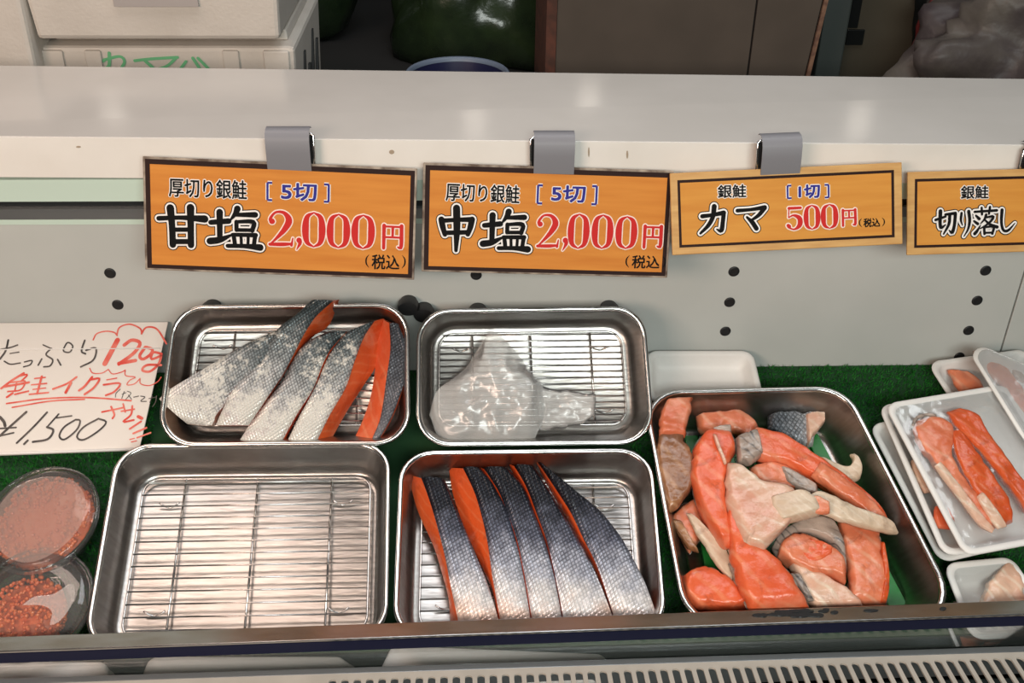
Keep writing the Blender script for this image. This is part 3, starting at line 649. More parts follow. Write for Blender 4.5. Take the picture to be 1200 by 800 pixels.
# ------------------------------------------------------------------ collar pieces
S, OF = 320 / 883, (740, 440)
liner = thing('draining_board', 'green slatted plastic board lining the large tray under the collar pieces', 'board', DM @ Matrix.Translation((.28, 0, .004)))
for k in range(9):
    f0, f1 = k / 9 + .006, (k + 1) / 9 - .006
    ua, ub, uc, ud = lerp(.190, .388, f0), lerp(.190, .388, f1), lerp(.188, .336, f1), lerp(.188, .336, f0)
    MB().hexa([W3(ua, -.120, .004), W3(ub, -.120, .004), W3(uc, .084, .004), W3(ud, .084, .004), W3(ua, -.120, .010), W3(ub, -.120, .010), W3(uc, .084, .010), W3(ud, .084, .010)]).build('slat', M['matgreen'], liner, bevel=.0008)
for v_ in (-.06, .02): MB().hexa([W3(u_, y_, z_) for z_ in (.0029, .0041) for u_, y_ in ((.192, v_), (.365, v_), (.365, v_ + .008), (.192, v_ + .008))]).build('cross_bar', M['matgreen'], liner)
G = 'salmon collar pieces heaped in the large tray'
def piece(label, h, parts, name='salmon_collar', rind=True):
    r = chunk_root(name, label, None, S, OF, parts[0][2] + parts[0][3], max(.005, h - .01), 'fish piece', G)
    if rind and name == 'salmon_collar' and parts[0][1].startswith('flesh'):
        p = parts[0]; ribbon(r, 'skin_edge', None, S, OF, p[2], p[3], h + p[4] - p[5] * .30, p[5] * .55, 'greyskin', seed=len(label), hend=(p[6] + h - p[5] * .3 if len(p) > 6 else None), grow=.0012, dome=0, wob=.0008)
    for k, p in enumerate(parts):
        nm, mt, L, R, dh, th = p[:6]; ribbon(r, nm, None, S, OF, L, R, h + dh, th, mt, seed=len(label) + k, hend=(p[6] + h if len(p) > 6 else None))
    return r
piece('tall brown skinned salmon piece standing in the corner by the bag tray', .046, [
    ('skin', 'brownskin', [(92, 180), (80, 240), (86, 330), (105, 390), (122, 444)], [(178, 180), (168, 222), (198, 250), (200, 350), (150, 428)], 0, .016),
    ('flesh', 'fleshpale', [(112, 78), (94, 130), (88, 195)], [(198, 72), (186, 140), (172, 200)], .004, .014)])
piece('flat pale orange salmon slab lying against the back wall of the large tray', .026, [
    ('flesh', 'fleshpale', [(208, 132), (280, 124), (350, 121), (412, 168)], [(216, 175), (260, 195), (330, 190), (390, 210)], 0, .018)])
piece('silver netted skin piece with scales at the back of the large tray', .022, [
    ('skin', 'skinnet', [(440, 130), (500, 122), (560, 124), (600, 124)], [(440, 180), (500, 205), (550, 232), (585, 232)], 0, .016),
    ('flesh', 'lining', [(560, 128), (590, 122), (624, 128)], [(568, 230), (586, 200), (624, 152)], .006, .016)])
piece('small brown salmon piece low beside the slim white fin', .026, [
    ('flesh', 'fleshpale', [(125, 462), (165, 425), (205, 402)], [(190, 580), (225, 520), (250, 470)], 0, .016),
    ('skin', 'brownskin', [(128, 468), (150, 510), (185, 560)], [(160, 470), (185, 520), (218, 572)], .006, .010)])
piece('pinkish salmon sliver tucked between the big collar and the long fin', .030, [
    ('flesh', 'fleshpale', [(300, 400), (260, 440), (240, 480)], [(310, 560), (280, 560), (255, 520)], 0, .014),])
piece('bulky orange salmon belly piece at the near front corner', .032, [
    ('flesh', 'fleshbright', [(166, 650), (215, 632), (262, 628), (330, 680), (402, 745)], [(168, 690), (180, 730), (215, 752), (280, 756), (340, 756)], 0, .026)])
piece('upright pale salmon slab along the green board strip', .036, [
    ('flesh', 'fleshpale', [(668, 440), (672, 520), (690, 600), (700, 670), (702, 740)], [(770, 470), (800, 520), (806, 590), (824, 660), (820, 742)], 0, .022),
    ('skin', 'flesh', [(796, 540), (806, 640), (800, 738)], [(808, 540), (826, 650), (822, 738)], .002, .020)])
piece('glossy pale belly piece at the front middle of the large tray', .038, [
    ('flesh', 'lining', [(508, 606), (530, 660), (560, 720), (585, 756)], [(600, 640), (670, 684), (720, 712), (752, 752)], 0, .020),
    ('skin', 'greyskin', [(515, 640), (545, 690), (570, 730)], [(545, 640), (570, 690), (590, 728)], .010, .006)])
piece('pale pink salmon flap between the curved piece and the long diagonal one', .044, [
    ('flesh', 'fleshpale', [(380, 300), (440, 282), (490, 292), (560, 340)], [(400, 345), (460, 360), (510, 372), (560, 372)], 0, .014),
    ('skin', 'greyskin', [(478, 296), (520, 310), (600, 360)], [(500, 350), (540, 370), (600, 392)], .004, .012)])
piece('long salmon strip running diagonally from the grey edged collar to the far side', .048, [
    ('flesh', 'fleshbright', [(372, 196), (412, 174), (500, 208), (600, 270), (700, 345), (768, 402), (835, 478)], [(372, 256), (430, 282), (500, 296), (570, 330), (650, 378), (720, 428), (800, 486)], 0, .022, -.008),
    ('gill_skin', 'greyskin', [(335, 205), (372, 186), (405, 182)], [(345, 290), (385, 286), (425, 262)], .004, .020),
    ('pale_flesh', 'fleshpale', [(610, 282), (700, 348), (768, 404), (832, 478)], [(580, 326), (650, 376), (720, 424), (800, 478)], .007, .014, -.001)])
piece('pale curled fin standing out beyond the diagonal strip', .040, [
    ('fin', 'fin', [(608, 262), (660, 288), (700, 296), (716, 270), (706, 256)], [(640, 310), (690, 345), (735, 338), (744, 296), (722, 254)], 0, .010)], name='salmon_fin')
piece('dark edged orange salmon chunk in the hollow under the long fin', .042, [
    ('flesh', 'fleshpale', [(470, 590), (484, 540), (540, 518), (640, 560), (690, 612)], [(500, 604), (560, 640), (620, 652), (660, 660), (690, 676)], 0, .024),
    ('skin', 'greyskin', [(452, 560), (480, 510), (560, 470), (640, 470), (690, 560)], [(472, 592), (490, 545), (560, 512), (640, 545), (694, 640)], -.002, .018),
    ('cut_face', 'fleshbright', [(528, 532), (560, 524), (610, 536), (650, 556)], [(545, 575), (575, 606), (615, 600), (650, 580)], .0085, .007)])
piece('curved bright orange collar piece arching over the brown ones', .052, [
    ('flesh', 'fleshbright', [(262, 176), (212, 216), (192, 300), (202, 384), (240, 470), (298, 556)], [(318, 182), (334, 240), (318, 290), (302, 360), (306, 450), (318, 556)], 0, .026),
    ('dark_edge', 'greyskin', [(258, 176), (290, 166), (322, 164)], [(270, 190), (300, 188), (322, 186)], .004, .010),
    ('fat_line', 'lining', [(262, 190), (280, 240), (300, 288)], [(272, 190), (291, 240), (308, 284)], .016, .005)])
piece('slim white fin lying across the small brown piece', .044, [
    ('fin', 'fin', [(178, 446), (215, 520), (265, 600), (326, 672)], [(192, 446), (250, 500), (310, 568), (332, 660)], 0, .008, -.006)], name='salmon_fin')
piece('largest collar piece with cream lining over an orange band, on top of the heap', .062, [
    ('flesh', 'fleshbright', [(304, 400), (302, 500), (322, 600), (345, 690), (380, 756)], [(350, 420), (400, 540), (475, 606), (530, 670), (572, 752)], -.006, .024, -.012),
    ('lining', 'lining', [(308, 288), (302, 380), (322, 470), (360, 540), (428, 566)], [(330, 288), (420, 346), (520, 372), (540, 440), (470, 520)], .002, .022),
    ('joint', 'fin', [(440, 400), (450, 450), (480, 480)], [(540, 376), (600, 400), (610, 450)], .006, .020)])
piece('long pointed pale fin reaching from the top collar towards the steel wall', .068, [
    ('fin', 'fin', [(560, 396), (610, 374), (700, 416), (780, 448), (834, 470), (862, 510)], [(570, 440), (630, 452), (700, 478), (780, 500), (830, 508), (858, 512)], 0, .010, -.012),
    ('flesh', 'fleshpale', [(566, 396), (600, 390), (640, 410)], [(575, 440), (610, 448), (640, 445)], .006, .008)], name='salmon_fin')

# ------------------------------------------------------------------ crumpled clear bag in the back tray
def crumple(name, label, outline, h, thick, mat, seed, cat, extra=(), group=None, amp=.006, fq=34):
    pts = [Vector(p) for p in outline]; n = len(pts); cx = sum((p for p in pts), Vector((0, 0))) / n
    dense = resample(outline + [outline[0]], 97)[:-1]
    c3 = uv(on(cx.x, cx.y, h)); root = thing(name, label, cat, DM @ Matrix.Translation((c3.x, c3.y, h - thick / 2)), group)
    rings = []; prof = [(.0, 0), (1, 0)]
    for k in range(25):
        s = k / 24; rad = max(.02, 1 - (1 - s) ** 1.4 if False else s); rg_ = []
        for p in dense:
            q = cx.lerp(p, rad); w = on(q.x, q.y, h); z = thick * (1 - rad ** 3) * .8 + amp * (1.1 * (1 - 2.2 * abs(noise.noise(w * fq + Vector((seed, 0, 0))))) + .7 * (1 - 2.5 * abs(noise.noise(w * fq * 1.9 + Vector((0, seed, 0))))) + .35 * noise.noise(w * fq * 5)) * (1 - rad ** 6) * .5
            rg_.append(w + EN * z)
        rings.append(rg_)
    mb = MB(); mb.loops(rings, True, False); nn = len(rings[0])
    low = [[p - EN * (.0008 + .3 * thick * (1 - (k / 24) ** 3)) for p in r] for k, r in enumerate(rings)]
    rings2 = [rings[-1]] + low[::-1]; mb.loops(rings2, False, True)
    mb.build('film', M[mat], root, smooth=True)
    return root
use_frame(*FRAME1)
bag = crumple('plastic_bag', 'crumpled clear plastic bag lying on the rack of an otherwise empty tray', [(503, 486), (512, 458), (534, 441), (548, 428), (563, 404), (578, 388), (603, 410), (622, 436), (636, 452), (640, 486), (630, 506), (618, 520), (560, 522), (520, 520)], .026, .014, 'bag', 5, 'plastic bag', amp=.008, fq=22)
ribbon(bag, 'gathered_mouth', None, 1, (0, 0), [(628, 452), (660, 456), (698, 462)], [(632, 504), (668, 500), (697, 488)], .022, .010, 'bag', wob=.004)

use_frame(FRAME0[0], FRAME0[1])
# ------------------------------------------------------------------ foam trays
def foam_tray(label, quad, h, H=.024, mat='foam', R=.014, name='foam_tray', group=None, tiltv=(0, 0), flip=False, slope=.012):
    """quad: rim corners TL, TR, BR, BL (u, v); h: rim height over the board; tiltv: rise of the rim per metre in u and v"""
    q = [Vector(quad[3]), Vector(quad[2]), Vector(quad[1]), Vector(quad[0])]; c = sum(q, Vector((0, 0))) / 4
    R_ = Matrix.Translation((c.x, c.y, h)) @ Matrix.Rotation(math.atan(tiltv[0]), 4, 'Y').inverted() @ Matrix.Rotation(math.atan(tiltv[1]), 4, 'X')
    fr = DM @ R_ @ Matrix.Translation((-c.x, -c.y, 0))
    t = thing(name, label, 'foam tray', DM @ R_ @ Matrix.Translation((0, 0, -H)), group)
    z = lambda d: (-d if not flip else d - H)
    prof = [(slope + .010, z(H)), (slope + .005, z(H - .001)), (slope + .001, z(H - .005)), (.0055, z(.0042)), (.0010, z(.0036)), (0, z(.0018)), (.0010, z(.0003)), (.0030, z(0)), (.0058, z(.0004)), (.0075, z(.0024)), (slope + .0035, z(H - .006)), (slope + .007, z(H - .003)), (slope + .012, z(H - .0022))]
    MB().loops([ring(q, i, R, d, fr) for i, d in prof]).build('shell', M[mat], t, smooth=True, sharp=1.2)
    t['_'] = 0; del t['_']
    return t, fr, q
def film(t, fr, q, mat='wrap', h=-.0012):
    r = rquad([Vector(p) for p in q], .003, .012)
    MB().loops([[fr @ Vector((p.x, p.y, h - .0003)) for p in r], [fr @ Vector((p.x, p.y, h)) for p in r]]).build('wrap_film', M[mat], t)
G = 'foam trays of salmon stacked beside the collar tray'
def quad_from(px, h, w, l):       # TL, a point along the top edge, a point along the left edge
    a, b, c = [uv(on(x, y, h)) for x, y in px]; a = Vector(a[:2]); d = (Vector(b[:2]) - a).normalized(); e = (Vector(c[:2]) - a).normalized()
    e2 = Vector((d.y, -d.x)); e = (e * .6 + e2 * .4).normalized(); d = Vector((-e.y, e.x)) * .5 + d * .5; d.normalize()
    return [a, a + d * w, a + d * w + e * l, a + e * l]
q3 = quad_from([(1018, 497), (1100, 480), (1093, 640)], .026, .135, .165)
foam_tray('lowest foam tray of the stack beside the collar tray, only its grey edge showing', q3, .026, group=G)
q2 = quad_from([(1029, 474), (1160, 458), (1107, 650)], .040, .140, .178)
t2, f2, _ = foam_tray('middle foam tray of the stack beside the collar tray, fish corner showing', q2, .040, group=G)
q1 = quad_from([(1036, 472), (1172, 455), (1140, 645)], .056, .142, .180)
t1, f1, _ = foam_tray('top foam tray of the stack, with two long salmon fillets under wrap', q1, .056, group=G, H=.022)
film(t1, f1, _)
S, OF = 200 / 889, (1000, 380)
def fil(label, parts, h, nm='salmon_fillet', g='salmon pieces in the foam trays', hend=0):
    r = chunk_root(nm, label, None, S, OF, parts[0][2] + parts[0][3], max(.002, h - .008), 'fish piece', g)
    for k, p in enumerate(parts): ribbon(r, p[0], None, S, OF, p[2], p[3], h + p[4], p[5], p[1], seed=k + len(label))
fil('rounded salmon steak with a dark skin edge in the top foam tray', [
    ('flesh', 'fleshpale', [(300, 520), (318, 590), (362, 668), (425, 740), (482, 815), (560, 912), (650, 1030), (722, 1082)], [(410, 480), (510, 526), (516, 620), (512, 700), (566, 800), (632, 892), (700, 985), (738, 1062)], 0, .013),
    ('skin', 'greyskin', [(296, 540), (312, 496), (365, 474), (430, 480)], [(308, 548), (326, 508), (374, 486), (430, 492)], .001, .011),
    ('belly_flap', 'lining', [(420, 740), (482, 822), (560, 922), (650, 1036), (722, 1086)], [(456, 716), (524, 806), (598, 900), (676, 1004), (732, 1066)], .0062, .006)], .050)
fil('long salmon fillet beside the wrapped steak in the top foam tray', [
    ('flesh', 'flesh', [(508, 560), (522, 664), (562, 775), (640, 905), (705, 1005), (750, 1062)], [(540, 545), (622, 650), (704, 760), (772, 862), (818, 960), (830, 1030)], .002, .012),
    ('belly_flap', 'lining', [(640, 900), (700, 1000), (750, 1066)], [(670, 872), (745, 965), (800, 1052)], .0075, .006)], .050)
fil('outermost long salmon fillet in the top foam tray', [
    ('flesh', 'flesh', [(480, 462), (556, 568), (650, 662), (742, 770), (832, 882), (905, 1000)], [(560, 440), (652, 490), (724, 610), (805, 720), (885, 830), (990, 960)], .003, .013)], .050)
fil('pale salmon corner showing in the middle foam tray', [('flesh', 'lining', [(300, 710), (320, 790), (370, 880)], [(330, 700), (375, 780), (420, 870)], 0, .008)], .034)
fil('orange salmon end showing in the lower corner of the middle foam tray', [('flesh', 'fleshbright', [(420, 950), (415, 1000), (440, 1060)], [(470, 940), (520, 1000), (530, 1070)], 0, .008)], .034)
# two trays behind the stack
q4 = quad_from([(1086, 423), (1128, 422), (1122, 464)], .026, .120, .150)
t4, f4, _ = foam_tray('foam tray of salmon lying flat against the back panel', q4, .026, group=G)
fil('pale salmon piece in the foam tray by the back panel', [('flesh', 'fleshpale', [(490, 240), (520, 300), (560, 360)], [(590, 250), (650, 290), (690, 350)], 0, .010)], .022)
q5 = [uv(on(1121, 395, .062))[:2], uv(on(1262, 452, .062))[:2], uv(on(1330, 600, .050))[:2], uv(on(1206, 530, .050))[:2]]
q5 = [Vector(p) for p in q5]
t5, f5, qq = foam_tray('foam tray tipped on top of another, loosely wrapped, beside the back panel', q5, .058, group=G, H=.020, tiltv=(.0, .10))
film(t5, f5, qq, 'wraploose', .001)
fil('greyish salmon slice under loose wrap in the tipped foam tray', [('flesh', 'fleshpale', [(640, 170), (700, 250), (780, 330), (870, 430)], [(690, 150), (780, 220), (870, 330), (960, 440)], 0, .010), ('skin', 'greyskin', [(620, 140), (660, 190)], [(680, 140), (740, 200)], .002, .008)], .052)
fil('second pale salmon slice under loose wrap, nearer the case end', [('flesh', 'fleshpale', [(790, 340), (850, 440), (930, 540)], [(860, 320), (950, 420), (1020, 520)], .0, .010), ('skin', 'greyskin', [(800, 220), (850, 300)], [(850, 230), (900, 300)], .002, .008)], .052)
# front corner tray
q6 = [Vector(uv(on(x, y, .028))[:2]) for x, y in ((1104, 660), (1185, 652), (1250, 745), (1138, 750))]
t6, f6, qq = foam_tray('foam tray in the front corner behind the rail, holding a pale folded slice', q6, .030, group=G, H=.022)
fil('pale folded salmon slice in the front corner foam tray', [('flesh', 'lining', [(640, 1480), (690, 1360), (760, 1270), (810, 1240)], [(900, 1480), (890, 1420), (880, 1350), (850, 1260)], 0, .012), ('skin', 'greyskin', [(520, 1440), (580, 1460), (640, 1470)], [(540, 1470), (590, 1485), (640, 1490)], 0, .005)], .024)
film(t6, f6, qq)
# upturned white tray behind the collar tray
q7 = [Vector(uv(on(x, y, .024))[:2]) for x, y in ((757, 411), (882, 411), (896, 470), (757, 472))]
foam_tray('empty white foam tray tucked behind the collar tray against the panel', q7, .026, group='empty white foam trays', H=.020, slope=.008)
# trays in the trough below the rail
def trough_tray(label, px, z, H=.02):
    pts = [onZ(x, y, z) for x, y in px]; c = sum(pts, Vector()) / 4
    t = thing('foam_tray', label, 'foam tray', Matrix.Translation((c.x, c.y, z - H)), 'empty white foam trays')
    q = [(p.x - c.x, p.y - c.y) for p in (pts[3], pts[2], pts[1], pts[0])]; fr = Matrix.Translation((c.x, c.y, z))
    prof = [(-.001, -H), (-.001, -H + .002), (.001, -H + .003), (.003, -.004), (.004, -.0015), (.006, 0), (.014, .0)]
    MB().loops([ring(q, i, .012, d, fr) for i, d in prof]).build('shell', M['foam'], t, smooth=True, sharp=1.2)
trough_tray('upturned white foam tray in the gap below the roe cups', ((-90, 770), (128, 770), (140, 825), (-90, 835)), .768)
trough_tray('upturned white foam tray in the gap below the empty steel tray', ((172, 764), (400, 764), (470, 812), (150, 818)), .768)
trough_tray('upturned white foam tray in the gap below the fanned salmon', ((456, 751), (728, 762), (700, 800), (430, 805)), .768)
def low_pack():
    pts = [onZ(x, y, .766) for x, y in ((1108, 728), (1230, 722), (1240, 775), (1130, 778))]; c = sum(pts, Vector()) / 4
    t = thing('fish_pack', 'pack of reddish fish in the gap below the front corner tray', 'fish pack', Matrix.Translation((c.x, c.y, .746)))
    q = [(p.x - c.x, p.y - c.y) for p in (pts[3], pts[2], pts[1], pts[0])]; fr = Matrix.Translation((c.x, c.y, .766))
    MB().loops([ring(q, i, .008, d, fr) for i, d in ((.006, -.02), (.001, -.004), (0, -.001), (.002, 0), (.004, -.001), (.008, -.014), (.012, -.016))]).build('shell', M['foam'], t, smooth=True, sharp=1.)
    MB().loops([ring(q, i, .008, d, fr) for i, d in ((.013, -.0155), (.012, -.008), (.020, -.004), (.03, -.003))]).build('fish', M['fleshpale'], t, smooth=True)
low_pack()

# ------------------------------------------------------------------ roe cups
def roe_cup(label, cpx, cpy, rx_px, h, foggy, rl, seed, tilt=(0, 0), fill=1., shift=(0, 0)):
    c = on(cpx, cpy, h); q = uv(c); R = (on(cpx + rx_px, cpy, h) - c).length
    fr = DM @ Matrix.Translation((q.x, q.y, .001)) @ Matrix.Rotation(tilt[0], 4, 'Y') @ Matrix.Rotation(tilt[1], 4, 'X')
    t = thing('plastic_cup', label, 'plastic cup', fr, 'clear cups of salmon roe')
    circ = lambda r, z, n=40, wav=0: [fr @ Vector((math.cos(a) * r * (1 + wav * math.cos(10 * a)), math.sin(a) * r * (1 + wav * math.cos(10 * a)), z)) for a in [i * 2 * math.pi / n for i in range(n)]]
    mb = MB(); mb.loops([circ(R * .70, .0), circ(R * .76, .002, wav=.02), circ(R * .86, h * .5, wav=.025), circ(R * .95, h - .006), circ(R * .94, h - .006), circ(R * .85, h * .5, wav=.025), circ(R * .75, .0035, wav=.02), circ(R * .69, .0015)]).build('bowl', M['cup'], t, smooth=True)
    mb = MB(); mb.loops([circ(R * .965, h - .009), circ(R, h - .008), circ(R * 1.01, h - .003), circ(R * .99, h), circ(R * .955, h - .0005), circ(R * .955, h - .005), circ(R * .965, h - .009)], False, False).build('lid_rim', M['cup'], t, smooth=True)
    mb = MB(); mb.loops([circ(R * .952, h - .0055), circ(R * .90, h - .006), circ(R * .885, h + .000), circ(R * .86, h + .0010), circ(R * .55, h + .0016), circ(R * .1, h + .0018)], False, True).build('lid', M['lidclear'], t, smooth=True)
    if foggy:
        MB().loops([[fr @ Vector((math.cos(a) * R * .80, math.sin(a) * R * (.80 + .03 * math.sin(3 * a)), z)) for a in [i * math.pi / 24 for i in range(48)]] for z in (h + .0019, h + .0022)]).build('condensation', M['lidfog'], t)
    else:
        pts = [(R * x, R * y) for x, y in ((-.12, -.06), (.05, .08), (.35, .12), (.62, .30), (.72, .05), (.60, -.30), (.42, -.42), (.40, -.20), (.22, -.08))]
        pts = resample(pts + [pts[0]], 40)[:-1]
        MB().loops([[fr @ Vector((p.x, p.y, h + .0020)) for p in pts], [fr @ Vector((p.x, p.y, h + .0023)) for p in pts]]).build('condensation', M['lidwet'], t)
    rgen = random.Random(seed)
    r = thing('salmon_roe', rl, 'fish roe', fr @ Matrix.Translation((0, 0, .004)), 'salmon roe in cups')
    sh = Vector((shift[0] * R, shift[1] * R, 0)); frs = fr; fr = fr @ Matrix.Translation(sh)
    # the sac: a lumpy mass
    mb = MB(); rings = []
    for k in range(12):
        s = k / 11; z = lerp(.0045, h - .006 - (1 - fill) * .02, s); rad = fill * R * (lerp(.66, .84, min(1, s * 1.3)) if s < .8 else lerp(.84, .3, (s - .8) / .2))
        rings.append([fr @ Vector((math.cos(a) * rad * (1 + (.06 + .5 * (1 - fill)) * noise.noise(Vector((math.cos(a) * 2.2, math.sin(a) * 2.2, s * 3 + seed)))), math.sin(a) * rad * (1 + (.06 + .5 * (1 - fill)) * noise.noise(Vector((math.cos(a) * 2.2, math.sin(a) * 2.2, s * 3 + seed + 9)))), z + (.003 * noise.noise(Vector((math.cos(a) * 3, math.sin(a) * 3, seed))) if s > .5 else 0))) for a in [i * 2 * math.pi / 36 for i in range(36)]])
    mb.loops(rings).build('sac', M['roesac'], r, smooth=True)
    mb = MB(); bm = bmesh.new(); bmesh.ops.create_icosphere(bm, subdivisions=1, radius=1); bv = [v.co.copy() for v in bm.verts]; bf = [tuple(v.index for v in f.verts) for f in bm.faces]; bm.free()
    for k in range(620 if fill == 1 else 430):
        a = rgen.uniform(0, 2 * math.pi); s = rgen.random()
        if rgen.random() < .55: rad = fill * R * lerp(.74, .85, s); z = lerp(.008, h - .009, s)
        else: rad = fill * R * .80 * math.sqrt(rgen.random()); z = h - .0065 + rgen.uniform(-.001, .0012)
        p = fr @ Vector((math.cos(a) * rad, math.sin(a) * rad, z)); rr = rgen.uniform(.0017, .0025)
        mb.add([p + v * rr for v in bv], bf)
    o = mb.build('eggs', M['roe'], r, smooth=True); o['kind'] = 'stuff'
roe_cup('clear plastic cup with a fogged lid holding pinkish salmon roe', 52, 606, 69, .040, True, 'pinkish salmon roe seen through the fogged lid of its cup', 3, tilt=(-.10, .02))
roe_cup('clear plastic cup with a clear lid against the rail, holding orange salmon roe', 38, 706, 71, .036, False, 'bright orange salmon roe under a clear lid against the rail', 8, tilt=(-.02, .0), fill=.74, shift=(-.12, -.10))

# ------------------------------------------------------------------ signs
class Plane2:      # a flat face with its own axes: x right, y down, z out
    def __init__(s, o, x, y): s.o = o; s.x = x.normalized(); s.n = s.x.cross(y).normalized() * -1; s.y = s.n.cross(s.x) * -1 if s.n.cross(s.x).dot(y) < 0 else s.n.cross(s.x)
    def at(s, px, py): p = onP(px, py, s.o, s.n) - s.o; return p.dot(s.x), p.dot(s.y)
    def w(s, a, b, z=0): return s.o + s.x * a + s.y * b + s.n * z
def stroke(mb, pl, pts, ws, z, add=0., round_=True):
    """one brush stroke: a flat ribbon of varying width on a plane (points in plane metres)"""
    zz = z + 5e-6 * mb.__dict__.setdefault('n', 0); mb.n += 1
    pts = [Vector(p) for p in pts]
    if len(pts) > 2:
        n = len(pts) * 5; tw = resample([Vector((p.x, p.y, w)) for p, w in zip(pts, ws)], n); pts = [Vector((p.x, p.y)) for p in tw]; ws = [p.z for p in tw]
    m = len(pts); L = []; Rr = []
    for i, p in enumerate(pts):
        a = pts[max(0, i - 1)]; b = pts[min(m - 1, i + 1)]; d = (b - a); d = d.normalized() if d.length > 1e-9 else Vector((1, 0)); nn = Vector((-d.y, d.x)); w = max(.00005, ws[i]) / 2 + add
        L.append(p + nn * w); Rr.append(p - nn * w)
    v = [pl.w(q.x, q.y, zz) for q in L + Rr]; mb.add(v, [(i, i + 1, m + i + 1, m + i) for i in range(m - 1)])
    if round_:
        for p, w in ((pts[0], ws[0]), (pts[-1], ws[-1])):
            zz = z + 5e-6 * mb.n; mb.n += 1; w = max(.00005, w) / 2 + add; mb.add([pl.w(p.x + math.cos(k * math.pi / 6) * w, p.y + math.sin(k * math.pi / 6) * w, zz) for k in range(12)], [tuple(range(12))])
